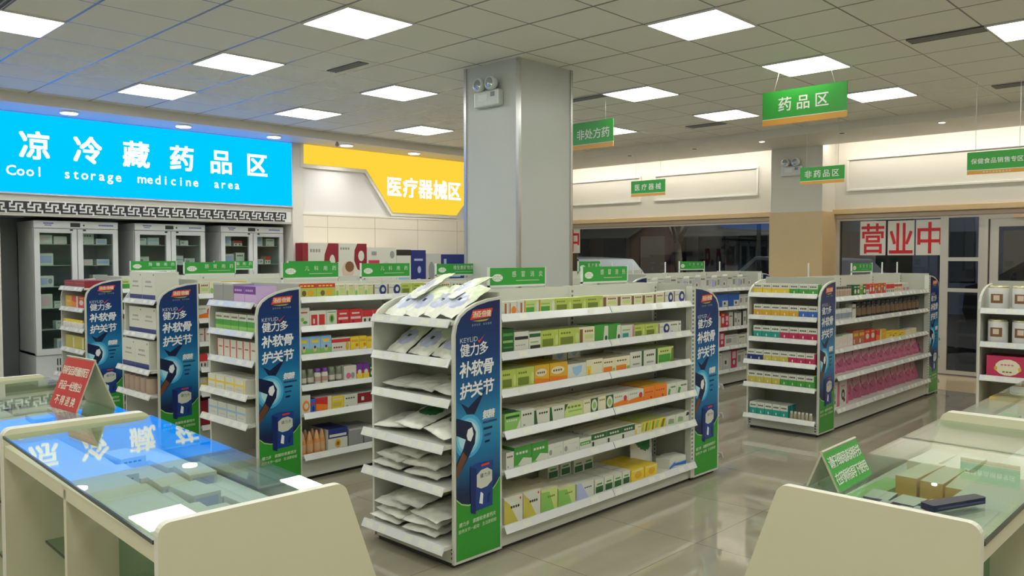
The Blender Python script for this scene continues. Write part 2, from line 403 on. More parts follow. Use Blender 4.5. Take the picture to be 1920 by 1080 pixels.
# air vents
for k, (x, y, wx, wy, where) in enumerate(((4.33, 6.24, .11, .5, 'left of the column beside two light panels'), (6.97, 2.0, .16, .55, 'at upper right of the ceiling'), (6.98, 5.6, .12, .5, 'right of the column'),
        (9.48, 5.6, .2, .5, 'near the window wall'), (9.42, 2.0, .2, .5, 'at the right edge near the window wall'), (1.6, 6.5, .14, .8, 'in the upper left corner'))):
    t = thing('air_vent', 'dark slotted ceiling air vent '+where, 'air vent', (x, y, ZC), 0, 'ceiling air vents')
    MB().box(-wx/2, wx/2, -wy/2, wy/2, -.006, 0, mat('vent_dark', (.10,.10,.10), .6)).build('backing', t)
    s_ = MB()
    for q in range(4): s_.box(-wx/2+wx*(q+.3)/4, -wx/2+wx*(q+.55)/4, -wy/2, wy/2, -.012, -.006, mat('vent_slat', (.32,.32,.30), .5))
    s_.build('slats', t)
# downlights
DL = emit('downlight_lens', (1, .97, .92), SPOT_E)
for k, x in enumerate((3.144, 4.435, 5.661, 6.816, 8.062)):
    t = thing('downlight', f'lit round downlight over the signs, {ORD[k]} from the left', 'downlight', (x, 9.86, ZS), 0, 'downlights over the wall signs')
    MB().lathe([(.075,-.02),(.10,-.016),(.105,0)], mat('lamp_rim', (.8,.8,.8), .3)).build('rim', t); MB().lathe([(.02,-.026),(.086,-.022),(.09,-.015)], DL).build('lens', t)
    ld = bpy.data.lights.new('lamp', 'SPOT'); ld.energy = DOWN_W; ld.spot_size = 2.5; ld.spot_blend = .9; ld.shadow_soft_size = .08; ld.color = (1, .95, .88)
    link('lamp', ld, t, (0, 0, -.04))
for k, (y, on) in enumerate(((7.68,0),(6.5,0),(5.42,1),(4.3,0),(3.1,1),(1.9,0))):
    t = thing('recessed_spotlight', f'small {"lit" if on else "unlit"} recessed spotlight over the windows, {ORD[k]} from the left', 'spotlight', (10.69, y, ZS), 0, 'small spotlights over the windows')
    MB().lathe([(.035,-.004),(.055,-.006),(.06,0)], mat('lamp_rim', (.8,.8,.8), .3)).build('rim', t)
    MB().lathe([(.01,-.007),(.034,-.007),(.034,-.003)], emit('spot_on', (1,.95,.85), 10) if on else SHADOWGAP).build('lens', t)

# ------------------------------------------------------------------ backlit wall signs
X_, Y_, Z_ = (1,0,0), (0,1,0), (0,0,1)
FACE = YW-.045
t = thing('lightbox_sign', 'large blue backlit sign reading cool storage medicine area', 'sign', (2.55, YW, 2.34))
MB().box(-1.9, 3.62, -.04, 0, -.01, .905, mat('lightbox_rim', (.6,.62,.66), .4)).build('frame', t)
MB().box(-1.88, 3.60, -.045, -.04, .01, .89, emit('blue_lightbox', (0, .60, 2.3), SIGN_E)).build('panel', t)
WL = emit('white_backlit_letter', (1, 1, 1), 1.5)
l = MB()
for ch, xc in zip('阴凉冷藏药品区', (2.34, 2.895, 3.455, 4.01, 4.575, 5.10, 5.62)):
    l.text(ch, (xc-2.55, -.052, .415), X_, Z_, .33, WL, off=.022)
for s_, a, c in (('Cool', 2.61, 2.986), ('storage', 3.179, 3.842), ('medicine', 4.023, 4.799), ('area', 4.985, 5.367)):
    l.text(s_, ((a+c)/2-2.55, -.052, .195), X_, Z_, .155, WL, off=.012, pitch=(c-a)/len(s_)*1.0)
l.build('lettering', t)
# fretwork frieze between the sign and the niche
fb = MB(); fk = mat('fret_black', (.02,.02,.025), .4)
t = thing('fret_frieze', 'black and white key fret border below the blue sign', 'frieze', (2.55, YW, 2.125))
MB().box(-1.8, 3.6, -.012, -.0005, -.012, .137, mat('fret_white', (.72,.73,.72), .4)).build('backing', t)
FRET = ("110111111", "100100001", "101101101", "100001001", "111101011", "100001000", "111111110")
x = -1.75
while x < 3.45:
    for r_, row_ in enumerate(FRET):
        q = 0
        while q < 9:                                      # one bar for each run of dark cells
            if row_[q] == '1':
                e_ = q
                while e_ < 9 and row_[e_] == '1': e_ += 1
                fb.box(x+q*.0202, x+e_*.0202, -.016, -.012, .127-(r_+1)*.0183, .127-r_*.0183, fk); q = e_
            else: q += 1
    x += .1818
fb.build('fretwork', t)
t = thing('lightbox_sign', 'yellow angular backlit sign reading medical devices area', 'sign', (0, YW, 0))
yp = [(6.35,3.238),(9.85,3.238),(9.85,2.70),(9.54,2.61),(9.284,2.33),(7.944,2.325),(7.44,2.962),(6.35,2.962)]
def grow(poly, d):
    cx = sum(p[0] for p in poly)/len(poly); cz = sum(p[1] for p in poly)/len(poly); out = []
    n = len(poly)
    ar = sum(poly[i][0]*poly[(i+1) % n][1]-poly[(i+1) % n][0]*poly[i][1] for i in range(n)); sg = 1 if ar > 0 else -1
    for i in range(n):
        a, bb, c = Vector(poly[i-1]), Vector(poly[i]), Vector(poly[(i+1) % n])
        e1 = (bb-a).normalized(); e2 = (c-bb).normalized()
        n1 = Vector((e1.y, -e1.x))*sg; n2 = Vector((e2.y, -e2.x))*sg
        m_ = (n1+n2); m_ /= max(.3, m_.length_squared/2); q = bb+m_*d; out.append((q.x, min(q.y, ZS-.001)))
    return out
MB().prism(grow(yp, .055), 'y', -.035, 0, mat('sign_return', (.72,.70,.64), .45)).build('frame', t)
MB().prism(yp, 'y', -.045, -.035, emit('yellow_lightbox', (1.05, .67, .05), SIGN_E)).build('panel', t)
l = MB()
l.text('医疗器械区', (8.60, -.052, 2.61), X_, Z_, .325, WL, off=.025, pitch=.318, wide=.95)
l.build('lettering', t)
# cream tile band under the yellow sign
struct('trim_12', MB().box(6.34, 9.95, YW-.03, YW, 1.2, 2.26, mat('cream_wall_tile', (.82,.75,.64), .3)))
tj = MB(); jm = mat('tile_joint', (.55,.45,.33), .6)
for x in (6.743, 7.598, 8.447, 9.308): tj.box(x-.004, x+.004, YW-.031, YW-.03, 1.2, 2.235, jm)
for z in (2.062, 1.5): tj.box(6.34, 9.95, YW-.031, YW-.03, z-.004, z+.004, jm)
tj.box(6.33, 9.95, YW-.036, YW-.03, 2.235, 2.262, mat('tile_cap', (.82,.76,.66), .4))
struct('trim_13', tj)

# ------------------------------------------------------------------ hanging area signs (face -X)
WIRE = mat('hanging_wire', (.65,.65,.6), .4)
def hang(x, y0, y1, z0, z1, st, label, otc=False, sub=None, size=.125, pitch=.17, flare=.0):
    t = thing('hanging_sign', label, 'sign', (x, (y0+y1)/2, z0), 0, 'green hanging area signs')
    W = y1-y0; H = z1-z0; o = H*.17
    MB().box(-.006, .006, -W/2, W/2, o+.006, H, GREEN).build('board', t)
    MB().box(-.006, .006, -W/2, W/2, 0, o, ORANGE).build('orange_band', t)
    MB().box(-.0065, .0065, -W/2, W/2, o, o+.006, INK).build('pale_line', t)
    l = MB(); U = (0,-1,0)
    if otc:
        c = W/2-.115
        l.poly([(-.0075, c-.095*math.cos(a), H*.56+.055*math.sin(a)) for a in [2*PI*k/24 for k in range(24)]], INK)
        l.text('OTC', (-.0085, c, H*.56-.028), U, Z_, .08, mat('otc_grey', (.30,.42,.34), .4), off=.01)
        l.text(st, (-.0075, -.115, H*.50-.03), U, Z_, size, INK, pitch=pitch, off=.012)
    else: l.text(st, (-.0075, 0, o+(H-o)*.5-size*.38), U, Z_, size, INK, pitch=pitch, off=.012)
    if sub: l.text(sub, (-.0075, 0, o*.3), U, Z_, o*.5, INK, pitch=.028)
    l.build('lettering', t)
    for s_ in (-1, 1):
        MB().tube([(0, s_*W*.36, H), (0, s_*(W*.36+flare), ZC-z0)], .0022, WIRE, 5).build('wire', t)
hang(7.1, 2.815, 3.595, 2.832, 3.14, '药品区', 'large green hanging sign with three white characters under a light panel', flare=-.06, pitch=.172, size=.135)
hang(7.1, 5.315, 6.095, 2.815, 3.115, '非处方药', 'green hanging sign with a white oval beside the column', True, pitch=.115, size=.118)
hang(10.2, 6.69, 7.295, 2.535, 2.77, '医疗器械', 'small green hanging sign before the long window wall panels', pitch=.125, size=.10)
hang(10.2, 4.065, 4.635, 2.555, 2.77, '非药品区', 'small green hanging sign overlapping the white wall pier', pitch=.118, size=.10)
hang(9.0, 1.845, 2.37, 2.436, 2.655, '保健食品销售专区', 'green hanging sign with eight small characters before the window wall', sub='健康生活从这里开始', pitch=.057, size=.056)

# ------------------------------------------------------------------ emergency lights (face -X)
def emer(x, y, z, label):
    t = thing('emergency_light', label, 'emergency light', (x, y, z), 0, 'twin-head emergency lights')
    hm = mat('emergency_body', (.62,.66,.66), .3)
    MB().box(-.07, 0, -.155, .155, -.14, .0, hm).build('body', t, bevel=.012)
    l = MB(); l.box(-.073, -.069, -.02, .10, -.09, -.03, mat('status_label', (.75,.78,.78), .4)); l.box(-.073, -.069, -.11, -.06, -.06, -.02, mat('status_grey', (.25,.27,.3), .4))
    l.build('status_plate', t)
    for s_ in (-.075, .075):
        h = MB(); h.lathe([(.03,-.02),(.058,-.055),(.062,-.065),(.062,-.10),(.05,-.105)][::-1], hm, (0, s_, .055), 16, 'x')
        h.tube([(-.035, s_, -.005), (-.035, s_, .02)], .014, hm)
        o = h.build('lamp_head', t)
        MB().lathe([(.0,-.112),(.03,-.108),(.05,-.104)], mat('reflector', (.45,.5,.52), .12, metal=.8), (0, s_, .055), 16, 'x').build('lens', o)
emer(5.15, 5.21, 3.10, 'twin-head emergency light on the square column')
emer(11.65, 5.41, 2.965, 'twin-head emergency light on the white wall pier behind a green sign')
bm = thing('ceiling_sensor', 'small grey sensor hanging at the edge of the ceiling above the yellow sign', 'sensor', (6.55, 9.70, ZS))
MB().lathe([(.012,-.07),(.03,-.05),(.022,-.03),(.012,0)], mat('sensor_grey', (.3,.3,.3), .4)).build('body', bm)

# ------------------------------------------------------------------ paper notices on the glass
RED = mat('red_paint', (.62,.015,.02), .5)
for ch, y0, y1, z0, z1, lb in (('营', 4.233, 4.593, 1.645, 2.14, 'leftmost of the three white papers with red characters on the window'),
        ('业', 3.846, 4.204, 1.645, 2.136, 'middle one of the three white papers with red characters'),
        ('中', 3.462, 3.826, 1.645, 2.139, 'rightmost of the three white papers with red characters, beside the narrow glazing'),
        ('中', 9.87, 10.23, 1.70, 2.20, 'white paper with a red character half hidden behind the column')):
    t = thing('paper_notice', lb, 'notice', (XW+.035, (y0+y1)/2, z0), 0, 'open for business papers')
    W = y1-y0; H = z1-z0
    MB().box(0, .003, -W/2, W/2, 0, H, mat('notice_paper', (.72,.70,.66), .6)).build('sheet', t)
    vs_, fs, a, c = glyphs(ch, 0.0); zz = [q[1] for q in vs_]; k = W*.86/(c-a); kz = H*.86/(max(zz)-min(zz))
    l = MB(); [l.add([(-.0012-.0002*q, -(x-(a+c)/2)*k+dy, (z-min(zz))*kz+H*.06+dz) for x, z in vs_], fs, RED) for q, (dy, dz) in enumerate(((-.006,-.005),(.006,.005),(-.006,.005),(.006,-.005)))]; l.build('painted_character', t)

# ------------------------------------------------------------------ shelf units
def ramp_mat(name, stops, z0, z1, rough=.3):
    m = bpy.data.materials.new(name); m.use_nodes = True; nt = m.node_tree; b = nt.nodes['Principled BSDF']; b.inputs['Roughness'].default_value = rough
    tc = nt.nodes.new('ShaderNodeTexCoord'); s = nt.nodes.new('ShaderNodeSeparateXYZ'); mr = nt.nodes.new('ShaderNodeMapRange'); r = nt.nodes.new('ShaderNodeValToRGB')
    mr.inputs['From Min'].default_value = z0; mr.inputs['From Max'].default_value = z1
    nt.links.new(tc.outputs['Object'], s.inputs[0]); nt.links.new(s.outputs[2], mr.inputs['Value']); nt.links.new(mr.outputs[0], r.inputs[0]); nt.links.new(r.outputs[0], b.inputs['Base Color'])
    e = r.color_ramp.elements
    while len(e) < len(stops): e.new(.5)
    for i, (p, c) in enumerate(stops): e[i].position = p; e[i].color = (*c, 1)
    return m
POSTER = ramp_mat('poster_print', [(0,(.006,.015,.06)),(.12,(.006,.015,.07)),(.30,(.01,.17,.40)),(.42,(.03,.28,.52)),(.55,(.005,.13,.34)),(.75,(.005,.045,.19)),(1,(.006,.015,.10))], .25, 1.40)
PW, PH = .35, 1.408
PROF = [(0,.025),(0,1.22),(.012,1.275),(.04,1.318),(.09,1.352),(.16,1.380),(.25,1.399),(.35,1.408),(.35,.025)]
def inset(poly, d): return grow(poly, -d)
def poster(mirror):
    """flat print in (u, z); u runs left to right as it is read"""
    g = MB(); fx = (lambda x: PW-x) if mirror else (lambda x: x)
    def pt(u, z, k): return (u, -k*.0006, z)
    def pg(pts, m, k=1): g.poly([pt(a, c, k) for a, c in pts], m)
    prof = [(fx(a), c) for a, c in inset(PROF, .014)]
    if mirror: prof = prof[::-1]
    pg(prof[::-1], POSTER)
    lo = .018 if mirror else .018
    grn = mat('poster_green', (.03,.30,.03), .3)
    pg([(.0145,.04),(.3355,.04),(.3355,.425),(.30,.385),(.25,.345),(.17,.32),(.10,.315),(.05,.33),(.0145,.36)][::1], grn, 2)
    pg([(.0145,.36),(.05,.33),(.10,.315),(.17,.32),(.25,.345),(.30,.385),(.3355,.425),(.3355,.432),(.30,.393),(.25,.353),(.17,.328),(.10,.323),(.05,.338),(.0145,.368)], mat('poster_lightgreen', (.35,.62,.25), .3), 3)
    dx = .03 if not mirror else 0.0
    rd = mat('poster_red', (.70,.05,.03), .3); wh = mat('poster_white', (.82,.84,.86), .3)
    pg([(.085+dx,1.292),(.235+dx,1.303),(.252+dx,1.35),(.105+dx,1.343)], rd, 2)
    pg([(.10+dx,1.287),(.15+dx,1.281),(.20+dx,1.284),(.225+dx,1.294),(.16+dx,1.290)], mat('poster_gold', (.45,.42,.05), .3), 3)
    T = lambda s, u, z, sz, m, k=4, **a: g.text(s, pt(u, z, k), (1,0,.04), (a.pop('sl', 0),0,1), sz, m, **a)
    T('汤臣倍健', .168+dx, 1.308, .036, mat('poster_cream', (.85,.75,.55), .3), pitch=.034, off=.02)
    T('营养世家 科学健康', .168+dx, 1.262, .013, mat('poster_pale', (.35,.45,.62), .3), pitch=.0165)
    T('KEYLID', .105, 1.178, .036, mat('poster_pale2', (.55,.62,.72), .3), fit=.125)
    pg([(.165,1.187),(.178,1.168),(.222,1.215),(.180,1.182)], rd, 4)
    T('健力多', .145, 1.112, .072, wh, pitch=.068, off=.012)
    T('补软骨', .160, 1.006, .088, wh, pitch=.082, off=.022, sl=.12)
    T('护关节', .160, .895, .088, wh, pitch=.082, off=.022, sl=.12)
    dkp = mat('poster_dark', (.008,.015,.06), .3)
    pg([(.02,.88),(.10,.835),(.20,.90),(.25,.955),(.21,.895),(.145,.795),(.09,.80),(.05,.86)], dkp, 2)
    # bent limb with a joint and a glow round it
    cx, cz = .10, .685
    for r, c, k in ((.115, (.06,.40,.72), 2), (.095, (.20,.58,.82), 3), (.078, (.45,.75,.90), 4)):
        pg([(max(.0145, cx+r*math.cos(a)*.9), cz+r*math.sin(a)) for a in [2*PI*q/28 for q in range(28)]], mat(f'poster_glow{k}', c, .3), k)
    pg([(.0145,.79),(.06,.775),(.12,.755),(.152,.70),(.145,.64),(.10,.575),(.05,.515),(.0145,.48),(.0145,.55),(.06,.62),(.08,.67),(.0145,.70)], dkp, 5)
    pg([(.0145,.47),(.09,.575),(.06,.61),(.0145,.54)], mat('poster_skin', (.16,.06,.03), .3), 6)
    pg([(.095,.72),(.125,.73),(.135,.69),(.115,.655),(.093,.665),(.085,.69)], wh, 6)
    T('氨糖', .245, .765, .05, wh, pitch=.042, off=.02, sl=.15)
    for q, (a, c) in enumerate(((.205,.31),(.21,.275),(.215,.265),(.22,.255))): pg([(a,.735-q*.035),(c,.738-q*.035),(c,.750-q*.035),(a,.747-q*.035)], dkp if q % 2 else mat('poster_navy', (.02,.06,.2), .3), 4)
    # printed pack
    pk1 = mat('poster_packblue', (.01,.05,.26), .3)
    pg([(.115,.275),(.275,.285),(.28,.528),(.16,.532),(.11,.52)], pk1, 5); pg([(.115,.275),(.15,.262),(.155,.50),(.11,.52)], mat('poster_packside', (.008,.02,.14), .3), 6)
    pg([(.158,.405),(.19,.39),(.235,.395),(.272,.42),(.272,.475),(.235,.495),(.19,.49),(.158,.468)], mat('poster_packlabel', (.60,.62,.55), .3), 6)
    pg([(.19,.508),(.25,.511),(.25,.522),(.19,.519)], rd, 7)
    T('健力多', .222, .45, .026, dkp, 7, pitch=.027); pg([(.175,.315),(.20,.305),(.205,.36),(.185,.375)], wh, 7); pg([(.235,.31),(.25,.305),(.262,.365),(.24,.35)], mat('poster_figure', (.01,.03,.12), .3), 7)
    yl = mat('poster_palegreen', (.62,.75,.55), .3)
    T('健力多 氨糖软骨素钙片', .165, .222, .025, yl, pitch=.0245, off=.015, sl=.12); T('营养关节一起动 生活更轻松', .165, .188, .022, yl, pitch=.0215, off=.01, sl=.12)
    return g.mesh('poster')
POST_N, POST_F = poster(False), poster(True)
def rail_profile(dx): return [(dx, .0), (dx-.010, .0), (dx-.030, -.040), (dx-.027, -.044), (dx-.008, -.010), (dx, -.010)]
def rail(g, a0, a1, dx, axis):
    """price rail along axis from a0 to a1, facing -x ('y' axis rail) or -y ('x' axis rail)"""
    pr = [(p, q) for p, q in rail_profile(dx)]
    g.prism(pr, axis, a0, a1, RAIL)
    n = max(2, int(abs(a1-a0)/.11)); rnd = random.Random(int(abs(a1*1000)))
    for i in range(n):
        if rnd.random() < .45: continue
        s0 = a0+(a1-a0)*(i+.15)/n; s1 = a0+(a1-a0)*(i+.7)/n
        q = [(dx-.0140, -.006), (dx-.0270, -.032)]
        pts = [(s0, *q[0]), (s1, *q[0]), (s1, *q[1]), (s0, *q[1])] if axis == 'x' else [(q[0][0], s0, q[0][1]), (q[0][0], s1, q[0][1]), (q[1][0], s1, q[1][1]), (q[1][0], s0, q[1][1])]
        g.poly(pts, TAG)
def lower(z): return z < .72
def endcap(x, yc, far, levels, label, group='poster-sided end racks'):
    """open rack at the end of an island: front at local x=0, back at x=.35"""
    t = thing('end_rack', label, 'shelf rack', (x, yc, 0), PI if far else 0, group)
    hw = .35
    for s_ in (-1, 1):
        o = MB().prism(PROF, 'y', s_*hw, s_*(hw-.018), PAINT).build('side_panel', t)
        if not far and s_ < 0: p = link('poster', POST_N, o, (0, -hw, 0)); p['label'] = 'blue and green supplement poster'
        if far and s_ > 0: p = link('poster', POST_F, o, (PW, hw, 0), PI); p['label'] = 'blue and green supplement poster'
    MB().box(.335, .35, -hw+.018, hw-.018, .03, 1.43, BACKP).build('back_panel', t)
    b = MB(); b.box(.012, .33, -hw+.018, hw-.018, .025, .115, PAINT)
    for q in range(3):
        for s_ in (-1, 1): b.box(.0105, .012, s_*.318-.006, s_*.318+.006, .045+q*.024, .057+q*.024, SHADOWGAP)
    b.box(.02, .34, -hw+.03, hw-.03, 0, .025, SHADOWGAP)
    b.build('base', t)
    if far:                                            # slotted post where the run joins this rack
        g = MB().box(.35, .384, .30, .349, .03, 1.41, PAINT)
        for q in range(44):
            z = .10+q*.0295
            g.box(.358, .364, .349, .3497, z, z+.016, SHADOWGAP); g.box(.370, .376, .349, .3497, z, z+.016, SHADOWGAP)
        g.build('slotted_post', t)
    for z in levels:
        fr = -.055 if lower(z) and z < .70 else .005
        s = MB().box(fr, .333, -hw+.022, hw-.022, z-.03, z-.012, PAINT).build('shelf', t)
        g = MB(); e = hw-.004 if fr < 0 else hw-.022
        if fr < 0: rail(g, -e, e, fr, 'y')
        else: rail(g, -e, e, fr, 'y')
        for v in range(len(g.v)): a = g.v[v]; g.v[v] = (a[0], a[1], a[2]+z)
        g.build('price_rail', s)
    return t
def gondola(x0, x1, yc, levels, bays, label, base=.149):
    """double-sided shelving run: back panel on the centre line, shelves both sides"""
    t = thing('shelf_unit', label, 'shelf unit', (x0, yc, 0), 0, 'shelving runs')
    L = x1-x0
    g = MB().box(0, L, -.012, .012, .03, 1.33, mat('run_back_panel', (.54,.55,.48), .45, noise=.02)); g.box(0, L, -.0125, .0125, 1.33, 1.43, PAINT); g.build('back_panel', t)
    for i in range(bays+1):
        x = min(max(L*i/bays, .02), L-.02)
        g = MB().box(x-.02, x+.02, -.03, .03, .03, 1.432, PAINT)
        for q in range(44):
            z = .12+q*.0295
            g.box(x-.007, x-.002, -.031, -.030, z, z+.016, SHADOWGAP); g.box(x+.002, x+.007, -.031, -.030, z, z+.016, SHADOWGAP)
        g.build('upright', t)
    b = MB(); b.box(0, L, -.33, .33, .025, base-.04, PAINT); b.box(.01, L-.01, -.31, .31, 0, .025, SHADOWGAP)
    b.build('base', t)
    for z in list(levels)+[base]:
        dp = .355 if z < .70 else .325
        for i in range(bays):
            a, c = L*i/bays+.004, L*(i+1)/bays-.004
            for s_ in (-1, 1):
                y0, y1 = (-dp, -.032) if s_ < 0 else (.032, dp)
                s = MB().box(a, c, y0, y1, z-.03, z-.012, PAINT).build('shelf', t)
                if s_ < 0:
                    g = MB(); rail(g, a, c, -dp, 'x')
                    for v in range(len(g.v)): q = g.v[v]; g.v[v] = (q[0], q[1], q[2]+z)
                    g.build('price_rail', s)
    # perforated front edge of the end upright on the far side
    return t
LV1 = (1.31, 1.10, .895, .67, .455)
gondola(3.13, 5.10, 3.44, LV1, 2, 'front shelving run full of green medicine boxes')
endcap(2.78, 3.44, False, (1.30, 1.095, .885, .66, .443, .137), 'end rack of the front island holding silvery pouches')
endcap(5.45, 3.44, True, (1.30, 1.095, .885, .66, .443, .137), 'end rack at the far right end of the front island')
LV2 = (1.335, 1.125, .92, .70, .50)
gondola(3.13, 5.10, 5.457, LV2, 2, 'second shelving run with children medicines and orange bottles', .20)
endcap(2.78, 5.457, False, (1.31, 1.105, .905, .68, .48, .15), 'end rack of the second island with green and white boxes')
LV3 = (1.31, 1.10, .90, .68, .47)
gondola(3.13, 5.10, 7.07, LV3, 2, 'third shelving run mostly hidden behind the second island', .18)
endcap(2.78, 7.07, False, (1.27, .985, .695, .49, .15), 'end rack of the third island with large white boxes')
gondola(3.13, 5.10, 8.74, LV3, 2, 'fourth shelving run nearest the fridges', .18)
endcap(2.78, 8.74, False, (1.335, 1.13, .93, .72, .47, .15), 'end rack of the fourth island nearest the fridges')
LVG = (1.25, 1.03, .767, .517)
gondola(7.45, 10.13, 3.38, LVG, 3, 'right shelving run with pink packs on its low shelves', .215)
endcap(7.10, 3.38, False, (1.29, 1.08, .875, .665, .45, .155), 'end rack of the right island with two-tone small boxes')
endcap(10.48, 3.38, True, (1.29, 1.08, .875, .665, .45, .155), 'end rack at the window end of the right island')
gondola(7.45, 10.13, 5.457, (1.234, .998, .741, .503), 3, 'far shelving run behind the front island with white device boxes', .215)
endcap(7.10, 5.457, False, (1.29, 1.08, .875, .665, .45, .155), 'end rack of the far run half hidden by the front island')
endcap(10.48, 5.457, True, (1.29, 1.08, .875, .665, .45, .155), 'end rack at the window end of the far run')
gondola(7.45, 10.13, 7.07, LVG, 3, 'farthest shelving run near the long window', .215)
# the rack at the right edge
gondola(7.40, 10.0, 1.41, LVG, 3, 'shelving run behind the rack of white tins and crimson boxes', .215)
endcap(7.05, 1.41, False, (1.227, .968, .708, .43, .155), 'end rack holding white tins and crimson gift boxes')

# aisle signs on top of the runs (face -Y)
def aisle(x0, x1, yc, z0, z1, st, label, rods=True, otc=True):
    t = thing('aisle_sign', label, 'sign', ((x0+x1)/2, yc, z0), 0, 'green signs standing on the shelving')
    W = x1-x0; H = z1-z0
    MB().box(-W/2+.006, W/2-.006, -.004, .004, .006, H-.004, mat('aisle_green', (.03,.34,.05), .35)).build('board', t)
    g = MB(); fm_ = mat('aisle_frame', (.68,.72,.68), .4)
    g.box(-W/2, -W/2+.008, -.008, .008, -.03, H, fm_); g.box(W/2-.008, W/2, -.008, .008, -.03, H, fm_); g.box(-W/2, W/2, -.008, .008, -.004, .007, fm_)
    g.build('frame', t)
    l = MB()
    if otc:
        c = -W/2+.075
        l.poly([(c+.045*math.cos(a), -.0055, H*.45+.023*math.sin(a)) for a in [2*PI*k/20 for k in range(20)]], INK)
        l.text('OTC', (c, -.006, H*.45-.013), X_, Z_, .036, mat('otc_grey', (.30,.42,.34), .4))
    l.text(st, (.085, -.0055, H*.50), X_, Z_, .04, INK, pitch=.30*W/max(len(st)-1, 1)*1.6 if len(st) <= 4 else .042)
    l.box(-.02, .19, -.006, -.0055, H*.26, H*.31, mat('sign_small_line', (.35,.55,.35), .4))
    l.build('lettering', t)
for a in ((3.37, 3.88, 3.44, 1.445, 1.56, '感冒消炎', 'left green aisle sign on the front island beside the pouches'),
        (4.245, 4.765, 3.44, 1.447, 1.56, '感冒清热', 'right green aisle sign on the front island'),
        (3.183, 3.69, 5.457, 1.46, 1.583, '儿科用药', 'leftmost green aisle sign on the second island'),
        (3.896, 4.41, 5.457, 1.455, 1.575, '儿科用药', 'middle green aisle sign on the second island'),
        (4.697, 5.19, 5.457, 1.46, 1.566, '维生素矿物质', 'right green aisle sign on the second island before the device boxes'),
        (3.16, 3.65, 7.07, 1.47, 1.582, '肠胃用药', 'green aisle sign on the third island, nearest its end rack'),
        (4.19, 4.69, 7.07, 1.475, 1.588, '皮肤用药', 'green aisle sign on the third island hidden behind a nearer sign'),
        (3.338, 3.83, 8.74, 1.48, 1.586, '降糖用药', 'leftmost green aisle sign before the fridges'),
        (4.25, 4.735, 8.74, 1.485, 1.582, '心脑用药', 'green aisle sign before the fridges partly covered by another sign'),
        (6.675, 7.06, 5.457, 1.46, 1.58, '医疗器械', 'small green aisle sign half hidden right of the column'),
        (8.64, 9.23, 5.457, 1.464, 1.57, '计生用品', 'green aisle sign on the far run before the long window'),
        (8.70, 9.28, 3.38, 1.46, 1.556, '保健食品', 'green aisle sign on the right island under the red papers')): aisle(*a)
for k, (x, yc) in enumerate(((7.272, 5.457), (7.676, 5.457), (8.334, 5.457), (9.621, 5.457), (7.646, 3.38), (9.594, 3.38), (10.08, 3.38))):
    o = MB().box(-.006, .006, -.006, .006, 0, .13, mat('aisle_frame', (.68,.72,.68), .4)).build('sign_post', None, (x, yc, 1.432))
    tag(o, f'bare white sign post, {ORD[k % 4]} from the left on the {"far" if yc > 5 else "right"} shelving run', 'post', 'bare sign posts')

# ------------------------------------------------------------------ goods
def bars_(u0, u1, v, hv, c, n=4):
    st = (u1-u0)/n
    return [(u0+i*st, u0+i*st+st*.72, v, v+hv, c) for i in range(n)]
